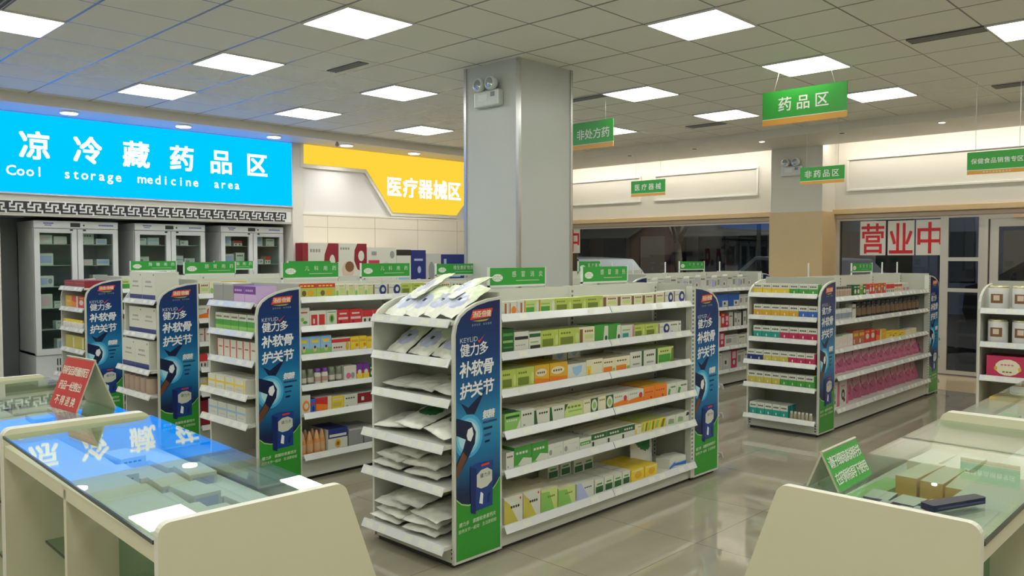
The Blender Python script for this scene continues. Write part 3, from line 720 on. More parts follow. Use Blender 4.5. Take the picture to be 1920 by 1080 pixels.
# style: (words, body, top, front design)   design: (u0,u1,v0,v1,ink) rectangle, ('o',cu,cv,ru,rv,ink) oval, ('p',[(u,v)],ink) shape
ST = {
 'redbar': ('white box with a red-brown bar', 'W', 'W', [(.45,.72,.08,.88,'rb'), (.05,.35,.15,.3,'lgy')]),
 'orimg': ('white box with an orange picture', 'W', 'W', [('o',.6,.36,.32,.3,'orr'), (.08,.2,.1,.9,'rb')]),
 'grnblk': ('pale green box with a green block', 'py', 'W', [(.10,.66,.12,.48,'gn'), (.1,.66,.62,.72,'lg'), ('o',.88,.5,.1,.38,'W'), (.0,.05,.0,1.,'orr')]),
 'olblk': ('yellow-green box with an olive block', 'yg', 'py', [(.08,.70,.12,.52,'ol'), ('o',.90,.42,.09,.3,'py'), (.08,.7,.0,.07,'W')]+bars_(.1,.6,.70,.1,'ol')),
 'brbar': ('cream box with a brown bar', 'cr', 'W', [(.02,.22,.0,.88,'br'), (.35,.92,.28,.55,'py')]+bars_(.35,.92,.68,.12,'br')),
 'photo': ('white box with a dark picture', 'W', 'W', [('o',.70,.48,.26,.44,'nv'), ('o',.72,.5,.12,.2,'W'), (.02,.1,.05,.95,'br')]+bars_(.14,.45,.6,.1,'gy',3)),
 'dkgrn': ('dark green box', 'dg', 'dg', [(.08,.92,.70,.82,'gn'), (.08,.92,.42,.52,'lg'), (.1,.9,.2,.26,'gn')]),
 'blkband': ('white box with a black band', 'W', 'W', [(.04,.96,.60,.76,'bk')]+bars_(.1,.8,.3,.05,'gy')),
 'wgb': ('white box with dark green bands', 'W', 'W', [(.03,.97,.70,.9,'dg'), (.1,.95,.08,.26,'bk'), (.1,.8,.4,.47,'lg')]),
 'diag': ('green and white box', 'gn', 'gn', [('p',[(.62,0),(1,0),(1,.9),(.72,.9)],'W'), ('o',.84,.2,.1,.14,'dg')]),
 'wpk': ('white box with a green block and pink edge', 'W', 'W', [(.12,.58,.12,.42,'tl'), (.88,.98,.05,.95,'pk'), (.1,.7,.6,.7,'lg')]),
 'orcr': ('orange box with a cream oval', 'og', 'yl', [('o',.45,.60,.38,.2,'cr'), ('p',[(.0,.0),(1,.0),(1,.22),(.0,.35)],'orr')]+bars_(.18,.72,.55,.1,'br')),
 'shield': ('white box with a blue shield', 'W', 'W', [('p',[(.2,.82),(.8,.9),(.78,.45),(.5,.06),(.26,.35)],'W'), ('p',[(.23,.78),(.77,.86),(.75,.45),(.5,.12),(.29,.38)],'lb')]),
 'crybar': ('cream box with a yellow bar', 'cr', 'cr', [(.05,.28,.05,.62,'yl'), (.1,.2,.1,.4,'og')]+bars_(.45,.95,.72,.08,'br')),
 'crorg': ('cream box with an orange block', 'cr', 'cr', [(.05,.75,.08,.42,'orr'), (.78,.98,.1,.3,'lg')]+bars_(.1,.8,.68,.1,'br')),
 'crdg': ('cream box with a dark green edge', 'W', 'W', [(.86,1.,.0,1.,'dg'), (.2,.7,.2,.3,'gy')]+bars_(.2,.75,.62,.12,'bk')),
 'gnlow': ('green and cream box', 'py', 'py', [(.05,.80,.10,.58,'gn'), ('p',[(.8,.05),(1,.05),(1,.9),(.88,.9)],'ol')]+bars_(.15,.7,.72,.1,'ol')),
 'wedge': ('green box with a white corner', 'lg', 'dg', [('p',[(.72,0),(1,0),(1,.65)],'W'), (.06,.92,.70,.84,'dg')]+bars_(.1,.8,.52,.1,'W',5)),
 'plainw': ('plain white box with dark print', 'W', 'W', bars_(.12,.85,.68,.1,'bk')+[(.15,.3,.1,.2,'gy')]),
 'gnedge': ('white box with a dark green edge', 'W', 'cr', [('p',[(0,0),(.22,0),(.12,1),(0,1)],'dg')]+bars_(.3,.9,.68,.12,'bk')),
 'gyt': ('green and yellow box', 'py', 'cr', [('p',[(0,.5),(0,1),(.18,1)],'dg'), (.2,.95,.38,.5,'lg')]+bars_(.15,.9,.66,.14,'ol')),
 'circ': ('cream box with a green ring', 'cr', 'cr', [(.5,1.,.0,1.,'dg'), ('o',.76,.5,.2,.42,'W'), ('o',.76,.5,.11,.24,'lg')]+bars_(.08,.45,.72,.1,'ol',3)),
 'worg': ('white and orange box', 'W', 'W', [('p',[(0,0),(1,0),(1,.38),(.6,.44),(0,.30)],'orr'), ('o',.8,.55,.12,.22,'rd')]+bars_(.08,.6,.7,.1,'gy')),
 'org': ('orange box', 'orr', 'og', bars_(.1,.85,.55,.1,'rd')+[(.6,.7,.1,.25,'dr')]),
 'wg2': ('white box with green lettering', 'W', 'W', [('p',[(.1,.1),(.3,.05),(.4,.5),(.2,.6)],'gn')]+bars_(.4,.92,.6,.14,'dg')),
 'gnw': ('green and white box', 'gn', 'W', [('p',[(.1,.0),(1,.0),(1,.3),(.5,.42)],'W'), (0,.3,0,.1,'lg')]+bars_(.1,.8,.62,.12,'W')),
 'wdots': ('white box with grey spots', 'W', 'W', [('o',.16,.4,.1,.2,'gy'), ('o',.85,.25,.07,.12,'lgy')]+bars_(.35,.85,.66,.08,'lgy')),
 'gnstrip': ('white box with a green strip', 'W', 'W', [(.05,.97,.38,.7,'gn')]+bars_(.15,.85,.46,.12,'W')),
 'dgband': ('white box with a dark green band', 'W', 'cr', [(0,1,.48,.95,'dg'), (.06,.18,.02,.36,'bk')]+bars_(.2,.85,.62,.14,'W')),
 'zig': ('yellow box with green zigzag', 'yl', 'py', [('p',[(0,.2),(.25,.2),(.4,.9),(.15,.9)],'lg'), ('p',[(.5,.1),(.75,.1),(.95,.9),(.7,.9)],'ol'), (0,1,0,.12,'W')]),
 'wgr': ('white box with a green picture', 'W', 'W', [('p',[(.2,.2),(.85,.15),(.85,.6),(.25,.7)],'lg'), ('p',[(.3,.35),(.7,.3),(.8,.62),(.35,.72)],'gy')]),
 'dkcap': ('white box with a dark cap shape', 'W', 'W', [('p',[(.2,.55),(.85,.6),(.9,.85),(.4,.9)],'bk')]),
 'sqol': ('olive and white carton', 'W', 'cr', [('p',[(0,0),(.75,0),(.30,.72),(0,.95)],'oy'), ('o',.88,.86,.04,.05,'rd')]+bars_(.35,.85,.55,.09,'bk')),
 'sqgn': ('pale green carton', 'py', 'cr', [('p',[(0,0),(.8,0),(.5,.85),(0,.9)],'lg')]+bars_(.4,.85,.58,.09,'ol')),
 'lav': ('lavender and white carton', 'W', 'W', [('p',[(0,0),(.7,0),(.25,1),(0,1)],'la')]+bars_(.45,.9,.6,.08,'nv')),
 'wdg': ('dark green box with white edges', 'W', 'W', [(.08,.92,.06,.5,'dg'), (.2,.8,.6,.72,'gn')]),
 'yel': ('yellow carton', 'yl', 'yl', [('o',.55,.45,.28,.3,'og'), (.1,.9,.82,.9,'cr')]),
 'bluew': ('blue and white carton', 'W', 'W', [('p',[(0,0),(1,0),(1,.4),(0,.2)],'bl'), ('p',[(0,.2),(1,.4),(1,.5),(0,.3)],'lb')]),
 # second island
 'kids': ('yellow-green box with a red top', 'yg', 'rd', [(0,1,.72,1,'rd'), ('o',.32,.34,.12,.2,'br'), ('o',.68,.36,.18,.24,'og')]+bars_(.1,.9,.8,.1,'yl')),
 'crimg': ('cream box with a green figure', 'cr', 'cr', [('o',.2,.3,.14,.24,'lg'), (.42,.95,.15,.75,'py')]+bars_(.42,.9,.84,.06,'gn')),
 'wtall': ('tall white box with green leaves', 'W', 'W', [('o',.35,.4,.16,.1,'lg'), ('o',.6,.25,.2,.08,'gn'), (.2,.8,.72,.8,'rb')]),
 'wred': ('white box with red blocks', 'W', 'W', [(.08,.45,.1,.75,'rd'), (.55,.9,.1,.75,'rd'), (.2,.3,.2,.5,'W')]),
 'wleaf': ('white box with a green leaf', 'W', 'W', [('o',.5,.45,.26,.3,'lg'), ('o',.5,.45,.12,.2,'dg'), (.1,.9,.85,.9,'gn')]),
 'redb': ('red box', 'rd', 'rd', [(.1,.9,.35,.5,'lp'), (.2,.8,.68,.78,'W'), ('o',.3,.2,.1,.1,'dr')]),
 'redw': ('red and white box', 'W', 'rd', [(0,1,.5,1,'rd'), ('o',.25,.25,.1,.14,'bk'), ('o',.7,.25,.1,.14,'bk')]),
 'scene': ('green and blue box with a cartoon scene', 'lb', 'lb', [('p',[(0,0),(1,0),(1,.34),(.5,.42),(0,.3)],'lg'), (.18,.82,.66,.82,'yl'), ('o',.5,.32,.16,.16,'be'), ('o',.5,.42,.1,.08,'bk')]),
 'wband': ('white box with a red band', 'W', 'W', [(0,1,.68,.92,'rd'), ('o',.85,.4,.1,.3,'og')]+bars_(.1,.6,.3,.1,'dr')),
 'yelb': ('yellow box', 'yl', 'og', [(.1,.9,.62,.78,'og'), ('p',[(0,0),(1,0),(1,.25)],'W'), (.6,.9,.3,.5,'orr')]),
 'pinkw': ('white box with pink figures', 'W', 'W', [('o',.35,.35,.2,.2,'pk'), ('o',.7,.35,.16,.2,'gy'), (.1,.9,.8,.86,'lp')]),
 'multi': ('purple and yellow box', 'pu', 'pu', [(0,1,0,.4,'yl'), (0,1,.4,.55,'rd'), ('o',.5,.5,.3,.16,'W')]),
 'dgb': ('green patterned box', 'dg', 'dg', [('o',.5,.4,.3,.2,'cr'), (.1,.9,.75,.85,'lgy')]),
 'wcirc': ('white box with an orange ring', 'W', 'W', [('o',.5,.42,.42,.3,'orr'), ('o',.52,.42,.24,.16,'W')]),
 'blub': ('blue box', 'bl', 'bl', [(.1,.9,.6,.75,'rd'), ('o',.5,.3,.25,.2,'nv')]),
 'orrd': ('orange-red box', 'rd', 'lgy', [('p',[(0,0),(1,0),(1,.4),(0,.6)],'orr'), (.75,1,.0,1,'cr')]),
 'yelg': ('yellow box with white print', 'yl', 'lgy', [(.1,.8,.2,.55,'oy'), (.1,.85,.7,.8,'W')]),
 'dredw': ('dark red and white box', 'W', 'lgy', [(0,1,.2,1,'dr'), (.2,.35,.4,.7,'W')]),
 'navyw': ('navy and white carton with an orange mark', 'W', 'nv', [(0,1,.55,1,'nv'), (.06,.94,.62,.74,'W'), ('o',.5,.28,.16,.2,'og'), ('o',.5,.28,.08,.1,'br')]),
 'greyb': ('dark grey carton', 'gy', 'gy', [(.05,.95,.9,.95,'lgy')]),
 # end racks
 'greyc': ('grey carton', 'gy', 'lgy', [(.05,.95,.92,.97,'lgy')]),
 'purp': ('purple and lilac box', 'li', 'pu', [(0,1,.55,1,'pu')]+bars_(.1,.8,.7,.12,'li')),
 'gnwt': ('green box with a white top band', 'gn', 'W', [(0,1,.62,1,'W'), (0,1,.0,.3,'lg')]+bars_(.12,.88,.74,.1,'dg')),
 'redstr': ('white box with a red edge stripe', 'W', 'W', [(.0,.13,.0,1,'rd'), (.3,.85,.55,.62,'rb')]),
 'wyel': ('white box with yellow stripes', 'W', 'W', [(0,1,.5,.64,'yl'), (.8,.92,0,1,'yl'), (.1,.7,.2,.3,'lgy')]),
 'wblu': ('white box with blue stripes', 'W', 'W', [(0,1,.5,.62,'lb'), (.0,.1,0,1,'lb'), (.25,.85,.2,.3,'lgy')]),
 'bigw': ('large white box with a navy base stripe', 'W', 'W', [(0,1,0,.20,'nv'), ('o',.88,.9,.03,.03,'bk')]+bars_(.28,.72,.62,.07,'gy',4)+bars_(.22,.78,.47,.05,'gy',5)),
 'dredf': ('flat dark red box', 'dr', 'dr', [(.1,.9,.6,.7,'rd')]),
 'orgy': ('orange-yellow box', 'og', 'yl', [(.2,.8,.5,.6,'yl')]),
 'olv': ('olive-yellow carton', 'oy', 'cr', [(.8,.95,.1,.9,'cr')]),
}
for k_, c_, n_ in (('t_y','yl','yellow'), ('t_g','gn','green'), ('t_o','og','orange'), ('t_b','bl','blue'), ('t_t','tl','teal'), ('t_c','cm','crimson'), ('t_n','nv','navy'), ('t_l','oy','olive')):
    ST[k_] = (f'white-topped {n_} box', c_, 'W', [(0,1,.55,1,'W'), ('o',.5,.24,.07,.12,'W')]+bars_(.15,.88,.70,.12,'bk'))
ST.update({
 'dev1': ('white device box', 'W', 'W', [(.1,.5,.3,.7,'gy'), (.58,.9,.2,.75,'lgy'), (.1,.9,.84,.9,'gy')]),
 'dev2': ('white device box with a blue picture', 'W', 'W', [(.08,.6,.2,.8,'la'), ('o',.78,.5,.14,.25,'gy')]),
 'dev3': ('grey device box', 'lgy', 'lgy', [(.2,.7,.2,.6,'W'), (.3,.5,.3,.5,'bk')]),
 'dkbl': ('dark blue device box', 'bl', 'bl', [(.5,.98,.08,.5,'W'), ('o',.7,.3,.08,.1,'bk')]),
 'crm': ('crimson slim box', 'cm', 'cm', [(.2,.8,.5,.85,'lp'), ('o',.5,.3,.2,.12,'W')]),
 'redt': ('red box with white print', 'rd', 'rd', [('o',.5,.5,.3,.22,'W'), (.2,.8,.8,.9,'og')]),
 'bkw': ('black and white box', 'W', 'bk', [(.0,.3,0,1,'bk'), (.45,.9,.3,.6,'gy')]),
 'whpk': ('white and pink box', 'W', 'W', [('p',[(.1,.2),(.9,.5),(.5,.8)],'lp'), (0,1,0,.1,'lp')]),
 'rd2': ('red-brown box', 'rb', 'rb', [(.1,.9,.6,.8,'og'), (.1,.3,.1,.4,'W')]),
 'pkcard': ('white and pink card pack', 'W', 'lp', [('p',[(.72,0),(1,0),(1,1),(.82,1)],'pk'), ('o',.36,.42,.2,.22,'bk'), ('o',.36,.42,.09,.1,'W'), ('o',.5,.2,.1,.08,'bk'), (.1,.6,.75,.8,'pk')]),
 'gift': ('crimson gift box with a cream oval', 'cm', 'dr', [('o',.5,.48,.30,.38,'cr'), ('o',.22,.42,.04,.10,'og'), ('o',.78,.42,.04,.10,'og')]+bars_(.34,.66,.56,.07,'pk',4)+bars_(.38,.62,.24,.06,'br',3)),
 'ylow': ('yellow carton', 'yl', 'yl', [(.3,.7,.5,.6,'br'), ('o',.2,.3,.1,.1,'bk')]),
 'medA': ('white box with a dark red panel and a portrait', 'W', 'W', [('p',[(.70,0),(.56,.2),(.50,.45),(.54,.75),(.66,1),(1,1),(1,0)],'dr'), ('o',.80,.58,.10,.17,'W'), ('o',.32,.22,.18,.26,'bk'), ('o',.36,.14,.11,.16,'be')]+bars_(.06,.42,.80,.07,'gy',4)),
 'medB': ('white box with a dark red panel and folded hands', 'W', 'W', [('p',[(.85,.34),(.66,.42),(.54,.62),(.56,.85),(.66,1),(1,1),(1,.34)],'dr'), ('o',.80,.72,.11,.12,'W'), ('o',.32,.40,.22,.2,'be'), ('o',.38,.48,.16,.12,'br'), (.05,.9,.06,.1,'lgy')]+bars_(.05,.4,.86,.05,'gy',4)),
 'medC': ('grey-white box with a crimson block', 'W', 'lgy', [(.05,.42,.40,.68,'cm'), ('o',.86,.82,.08,.1,'gy'), ('o',.65,.35,.2,.3,'lgy'), ('o',.65,.31,.16,.25,'W'), (.15,.32,.8,.9,'gy')]),
 'medD': ('white box with a blue picture and dark top', 'W', 'bk', [(.15,.92,.05,.55,'lb'), ('o',.55,.42,.14,.12,'bk'), (0,1,.84,1,'bk')]),
 'medE': ('navy box', 'nv', 'nv', [('o',.55,.45,.12,.10,'la'), (.2,.8,.7,.76,'la'), (.4,.65,.12,.2,'W')]),
 'medF': ('grey box with a machine picture', 'lgy', 'lgy', [('o',.35,.45,.2,.3,'gy'), ('o',.8,.4,.12,.3,'gy'), ('o',.2,.12,.12,.12,'bk')]),
 'medG': ('wide navy box', 'nv', 'nv', [(.25,.78,.55,.68,'la'), (.25,.78,.25,.36,'lb'), (.1,.2,.6,.85,'la')]),
 'maroon': ('dark maroon box end', 'dr', 'dr', [(.3,.7,.3,.6,'rd')]),
 'flat1': ('flat pale blue box', 'W', 'W', [(.1,.9,.2,.8,'la')]), 'flat2': ('flat cream box', 'cr', 'W', []), 'flat3': ('flat cream box with orange sides', 'og', 'cr', []),
 'flat4': ('flat white box with navy print', 'nv', 'W', []), 'flat5': ('flat green box', 'lg', 'lg', []), 'pinkf': ('white box with a pink panel', 'W', 'W', [(.25,.85,.15,.8,'lp')]),
})
BM = {}
def box_mesh(st, w, d, h):
    k = (st, w, d, h)
    if k in BM: return BM[k]
    words_, body, top, des = ST[st]; g = MB()
    x0, x1, y0, y1 = -w/2, w/2, -d/2, d/2
    v = [(x0,y0,0),(x1,y0,0),(x1,y1,0),(x0,y1,0),(x0,y0,h),(x1,y0,h),(x1,y1,h),(x0,y1,h)]
    g.add(v, [(0,1,5,4),(1,2,6,5),(2,3,7,6),(3,0,4,7)], P(body)); g.add(v, [(0,3,2,1),(4,5,6,7)], P(top))
    for i, q in enumerate(des):
        y = y0-.0004-.00015*i
        if q[0] == 'o': pts = [(q[1]+q[3]*math.cos(a), q[2]+q[4]*math.sin(a)) for a in [2*PI*n/14 for n in range(14)]]; c = q[5]
        elif q[0] == 'p': pts = q[1]; c = q[2]
        else: pts = [(q[0],q[2]),(q[1],q[2]),(q[1],q[3]),(q[0],q[3])]; c = q[4]
        ar = sum(pts[n][0]*pts[(n+1) % len(pts)][1]-pts[(n+1) % len(pts)][0]*pts[n][1] for n in range(len(pts)))
        if ar < 0: pts = pts[::-1]
        g.poly([(x0+min(1, max(0, a))*w, y, min(1, max(0, c_))*h) for a, c_ in pts], P(c))
    BM[k] = g.mesh('pack_'+st)
    return BM[k]
rj = random.Random(3)
def pack(st, x, y, z, w, d, h, rz, label, group, name='medicine_box', cat='box', jit=.02):
    o = link(name, box_mesh(st, round(w, 3), round(d, 3), round(h, 3)), None, (x, y, z), rz+rj.uniform(-jit, jit))
    return tag(o, label, cat, group)
def shelf_row(items, fixed, z, where, side='S', d=.07, back=0, gap=.003, group=None, name=None, cat='box', frm=None):
    frm = frm or ('poster' if side == 'W' else 'end rack')
    """items: (style, a0, a1, h) along the shelf as seen from its front; side S faces -Y (a = X), W faces -X (a = Y, left is larger)"""
    group = group or 'boxes on the '+where
    if name is None: name = 'device_box' if 'far run' in where else 'supplement_box' if ('right end rack' in where or 'right island' in where) else 'medicine_carton' if 'bottom' in where or 'third end rack' in where else 'medicine_box'
    for i, it in enumerate(items):
        st, a0, a1, h = it[:4]; nb = it[4] if len(it) > 4 else back; dd = it[5] if len(it) > 5 else d
        w_ = abs(a1-a0)-gap; m_ = (a0+a1)/2
        for k in range(nb+1):
            off = dd/2+k*(dd+.004)
            if side == 'S': x, y, rz = m_, fixed+off, 0
            else: x, y, rz = fixed+off, m_, -PI/2
            q = ORD[len(items)-1-i] if side == 'W' and frm == 'poster' else ORD[i]
            lb = f'{ST[st][0]}, {q} from {frm}, {where}'
            if k: lb = f'{ST[st][0]}, {["","one","two","three","four"][k]} behind {q} from {frm}, {where}'
            if len(lb.split()) > 16: lb = lb.replace(ST[st][0], ST[st][0].split(' with ')[0])
            pack(st, x, y, z, w_, dd, h, rz, lb, group, name, cat, .012)
def chain(e, names, hs):
    return [(n, e[i], e[i+1], hs[i] if isinstance(hs, (list, tuple)) else hs) for i, n in enumerate(names) if n]
# front island, long side
Z1 = lambda z: z-.012
shelf_row(chain([3.172,3.232,3.299,3.359,3.484,3.625,3.778,3.917,4.084,4.237,4.389,4.515,4.645,4.772,4.894,5.047], ['redbar','orimg','redbar','grnblk','grnblk','olblk','olblk','olblk','brbar','brbar','brbar','brbar','brbar','photo','photo'], [.075,.075,.075,.078,.078,.078,.078,.08,.078,.076,.076,.076,.078,.085,.088]), 3.135, Z1(1.31), 'top shelf of front island', back=0)
shelf_row(chain([3.177,3.273,3.396,3.50,3.656,3.851,4.001,4.143,4.276,4.422,4.549,4.706,4.852,4.959,4.995], ['dkgrn','blkband','wgb','olblk','olblk','brbar','diag','diag','wpk','olblk','olblk','photo','plainw','plainw'], [.135,.112,.105,.105,.105,.103,.108,.105,.088,.08,.08,.078,.08,.08]), 3.135, Z1(1.10), 'second shelf of front island', back=1)
shelf_row(chain([3.171,3.293,3.443,3.576,3.74,3.919,4.087,4.218,4.377,4.535,4.70,4.90], ['olblk','olblk','orcr','orcr','shield','crybar','crorg','crorg','crdg','crdg','gnlow'], [.112,.112,.113,.113,.09,.10,.093,.093,.11,.11,.112]), 3.135, Z1(.895), 'third shelf of front island', back=2)
pack('shield', 3.82, 3.30, Z1(.895)+.0925, .14, .07, .088, 0, 'white box with a blue shield stacked on third shelf of front island', 'boxes on the third shelf of front island')
pack('shield', 3.96, 3.30, Z1(.895)+.102, .12, .07, .085, 0, 'second stacked blue-shield box, third shelf of front island', 'boxes on the third shelf of front island')
shelf_row(chain([3.172,3.303,3.414,3.549,3.683,3.858,4.005,4.166,4.326,4.502,4.633,4.778,4.90,5.045], ['wedge','plainw','gnedge','gnedge','gyt','circ','circ','worg','worg','org','org','wg2','wg2'], [.098,.10,.085,.085,.085,.088,.088,.086,.086,.092,.092,.082,.082]), 3.11, Z1(.67), 'fourth shelf of front island', back=2)
shelf_row(chain([3.183,3.248,3.395,3.536,3.67,3.823,3.939,4.097,4.254,4.402,4.478,4.556,4.635,4.771,4.893,5.009,5.085], ['plainw','gnw','gnw','wdots','wdots','gnstrip','dgband','dgband','dgband','crybar','zig','zig','zig','wgr','wgr','dkcap'], [.095,.113,.113,.082,.082,.068,.082,.082,.082,.066,.072,.072,.072,.07,.07,.075]), 3.11, Z1(.455), 'fifth shelf of front island', back=2)
shelf_row([('sqol',3.168,3.318,.15,1,.13),('sqol',3.324,3.469,.148,1,.13),('sqgn',3.475,3.62,.13,1,.13),('sqgn',3.628,3.785,.108,1,.13),('lav',3.80,3.965,.10,1,.12),('wdg',3.978,4.07,.09,2,.09),('wdg',4.076,4.166,.09,2,.09),('wdg',4.172,4.262,.088,2,.09),('wdg',4.268,4.352,.088,2,.09),('yel',4.36,4.51,.078,1,.14),('yel',4.518,4.665,.076,1,.14)], 3.11, Z1(.149), 'bottom shelf of front island')
for k, x in enumerate((3.80, 3.92, 4.05, 4.15)):
    pack('wdg', x, 3.34, Z1(.149)+(.101 if k < 2 else .0908), .10, .08, .09, 0, f'dark green box stacked at the back of the bottom shelf, {ORD[k]} from left', 'boxes on the bottom shelf of front island')
pack('bluew', 4.86, 3.17, Z1(.149), .12, .10, .07, .25, 'blue and white carton lying by the green pouch on bottom shelf', 'boxes on the bottom shelf of front island', jit=.1)
pack('bluew', 4.99, 3.18, Z1(.149), .12, .11, .065, -.2, 'blue and white carton at right end of front island bottom shelf', 'boxes on the bottom shelf of front island', jit=.1)

# pouches -----------------------------------------------------------
def pouch_mesh(name, w, h, t, look, seed, ex=(2.6, 3.5)):
    r = random.Random(seed); nx, nz = 20, 26; g = MB()
    wr = [[.5*r.uniform(-1, 1)+.8*math.sin(i*.9+seed)*math.sin(q*.7+seed*2) for q in range(nz+1)] for i in range(nx+1)]
    def pr(u, v): return max(0, (1-abs(2*u-1)**ex[0]))*max(0, (1-abs(2*v-1)**ex[1])) if .06 < v < .94 else 0
    for s_ in (-1, 1):
        vs_ = []; fs = {}
        for i in range(nx+1):
            for j in range(nz+1):
                u, v = i/nx, j/nz; p = pr(u, v)
                vs_.append(((u-.5)*w*(1-.05*p), s_*(.0012+t/2*p)+wr[i][j]*.0035*(0 if v in (0, 1) else 1)+.006*math.sin(u*7+seed)*(1-p)*(abs(v-.5)), v*h+wr[i][(j*3) % nz]*.002))
        for i in range(nx):
            for j in range(nz):
                f = [i*(nz+1)+j, (i+1)*(nz+1)+j, (i+1)*(nz+1)+j+1, i*(nz+1)+j+1]
                if s_ > 0: f = f[::-1]
                m_ = look((i+.5)/nx, (j+.5)/nz) if s_ < 0 else look(0.01, .5)
                fs.setdefault(m_, []).append(f)
        for m_, ff in fs.items(): g.add(vs_, ff, m_, True)
    return g.mesh(name)
def film(k, rgb, r=.28): return mat('film_'+k, rgb, r, spec=.6)
SVF, LVF, PGF, WHF, DGF, YGF, BKF = film('silver', (.78,.80,.72)), film('lavender', (.50,.54,.74)), film('palegreen', (.72,.80,.60)), film('white', (.80,.80,.74)), film('green', (.02,.20,.05), .3), film('yellow', (.55,.55,.15)), film('black', (.03,.03,.03))
def lk_lav(u, v):
    d = ((u-.5)/.36)**2+((v-.42)/.24)**2
    if ((u-.52)/.08)**2+((v-.46)/.05)**2 < 1: return BKF
    return LVF if d < 1 else (PGF if v > .55 else SVF)
def lk_green(u, v): return DGF if ((u-.5)/.36)**2+((v-.66)/.24)**2 < 1 else WHF
def lk_white(u, v): return BKF if v > .82 and .35 < u < .65 and int(u*12) % 2 else (YGF if .6 < v < .8 and u > .75 else WHF)
PM = {'lav': [pouch_mesh('pouch', .20, .28, .035, lk_lav, s_) for s_ in (1, 2)], 'gn': [pouch_mesh('pouch', .21, .28, .045, lk_green, s_) for s_ in (3, 4)], 'wh': [pouch_mesh('pouch', .25, .29, .042, lk_white, s_) for s_ in (5, 6)]}
def pouch(kind, x, y, z, rot, label, i=0):
    o = link('pouch', PM[kind][i % 2], None, (x, y, z)); o.rotation_mode = 'XYZ'; o.rotation_euler = rot
    return tag(o, label, 'pouch', 'pouches on the front end rack')
# front faces -X: rotate -90 about z; tilt back with x-rotation (applied before z)
for k, y in enumerate((3.67, 3.535, 3.40, 3.27)):
    pouch('lav', 2.83+.012*k, y, 1.292+.006*k, (-.98, .10, -PI/2-.22), f'silvery pouch with a lavender print leaning on top shelf, {ORD[k]} from left', k)
pouch('lav', 2.93, 3.62, 1.385, (-1.05, -.1, -PI/2-.35), 'pale silvery pouch lying behind the leftmost top pouch', 1)
pouch('lav', 2.96, 3.36, 1.39, (-1.15, -.1, -PI/2-.25), 'pale silvery pouch lying behind the rightmost top pouch', 0)
for k, y in enumerate((3.64, 3.44, 3.245)):
    pouch('lav', 2.83, y, 1.088, (-.95, .04*k, -PI/2-.12), f'silvery pouch with a lavender print on second shelf, {ORD[k]} from left', k)
for k, (kd, y, z, a) in enumerate((('wh', 3.62, .90, -1.50), ('wh', 3.44, .905, -1.45), ('gn', 3.24, .905, -1.40))):
    pouch(kd, 2.82, y, z, (a, .05, -PI/2-.1*k+.1), ('white pouch lying flat at left of third shelf', 'white pouch lying flat in middle of third shelf', 'white and green pouch lying at right of third shelf')[k], k)
for k, (kd, y, z, a) in enumerate((('wh', 3.63, .675, -1.45), ('gn', 3.46, .70, -1.30), ('gn', 3.24, .69, -1.33))):
    pouch(kd, 2.77, y, z, (a, -.05+.1*k, -PI/2+.15-.15*k), ('white pouch at left of fourth shelf of the end rack', 'white and green pouch in middle of fourth shelf', 'white and green pouch at right of fourth shelf')[k], k)
for k, (y, z, a, q) in enumerate(((3.64, .458, -1.52, 0), (3.33, .458, -1.52, .1), (3.62, .505, -1.46, -.15), (3.34, .505, -1.44, .12), (3.47, .55, -1.40, -.05))):
    pouch('wh', 2.75, y, z, (a, .03, -PI/2+q), 'white pouch on fifth shelf, '+('lower left', 'lower right', 'upper left', 'upper right', 'topmost in the middle')[k], k)
for k, (y, z, a, q) in enumerate(((3.65, .152, -1.54, 0), (3.34, .152, -1.54, .1), (3.61, .195, -1.50, -.1), (3.33, .196, -1.48, .15), (3.60, .24, -1.46, .08), (3.30, .24, -1.45, -.1), (3.46, .282, -1.40, 0))):
    pouch('wh', 2.745, y, z, (a, .03, -PI/2+q), 'white pouch in the bottom pile, '+('lowest left', 'lowest right', 'second layer left', 'second layer right', 'third layer left', 'third layer right', 'topmost')[k], k)
o = link('pouch', PM['gn'][0], None, (4.72, 3.28, .14), -.2); o.rotation_euler = (-.35, .3, -.25); tag(o, 'green pouch standing at right of front island bottom shelf', 'pouch')

# second island, long side
w2 = ' of second island'
shelf_row(chain([3.135,3.289,3.449,3.540,3.62,3.71,3.794,3.93,4.07,4.19,4.31,4.45,4.60,4.8,5.0], ['kids','kids','crimg','crimg','crimg','crimg','photo','photo','olblk','olblk','brbar','brbar','plainw','plainw'], [.105,.105,.095,.095,.092,.092,.09,.09,.09,.09,.09,.09,.09,.09]), 5.15, Z1(1.335), 'top shelf'+w2)
shelf_row(chain([3.135,3.229,3.371,3.463,3.572,3.69,3.792,3.93,4.05], ['wtall','wred','wleaf','redb','redb','redw','redw','wpk'], [.142,.118,.115,.115,.115,.10,.10,.1]), 5.15, Z1(1.125), 'second shelf'+w2)
shelf_row(chain([3.135,3.223,3.318,3.412,3.579,3.66,3.73,3.85,3.97], ['scene','scene','scene','wband','yelb','yelb','yelb','wband'], [.135,.135,.135,.11,.11,.11,.1,.1]), 5.15, Z1(.92), 'third shelf'+w2)
shelf_row(chain([3.50,3.613,3.672,3.732,3.79,3.9], ['pinkw','multi','multi','dgb','dgb'], [.115,.118,.118,.1,.1]), 5.12, Z1(.70), 'fourth shelf past the bottles'+w2)
shelf_row(chain([3.135,3.21,3.255,3.39,3.498,3.62,3.79,3.95], ['wcirc','blub','orrd','yelg','plainw','dredw','dredw'], [.135,.10,.105,.10,.095,.095,.095]), 5.12, Z1(.50), 'fifth shelf'+w2, back=1, d=.09)
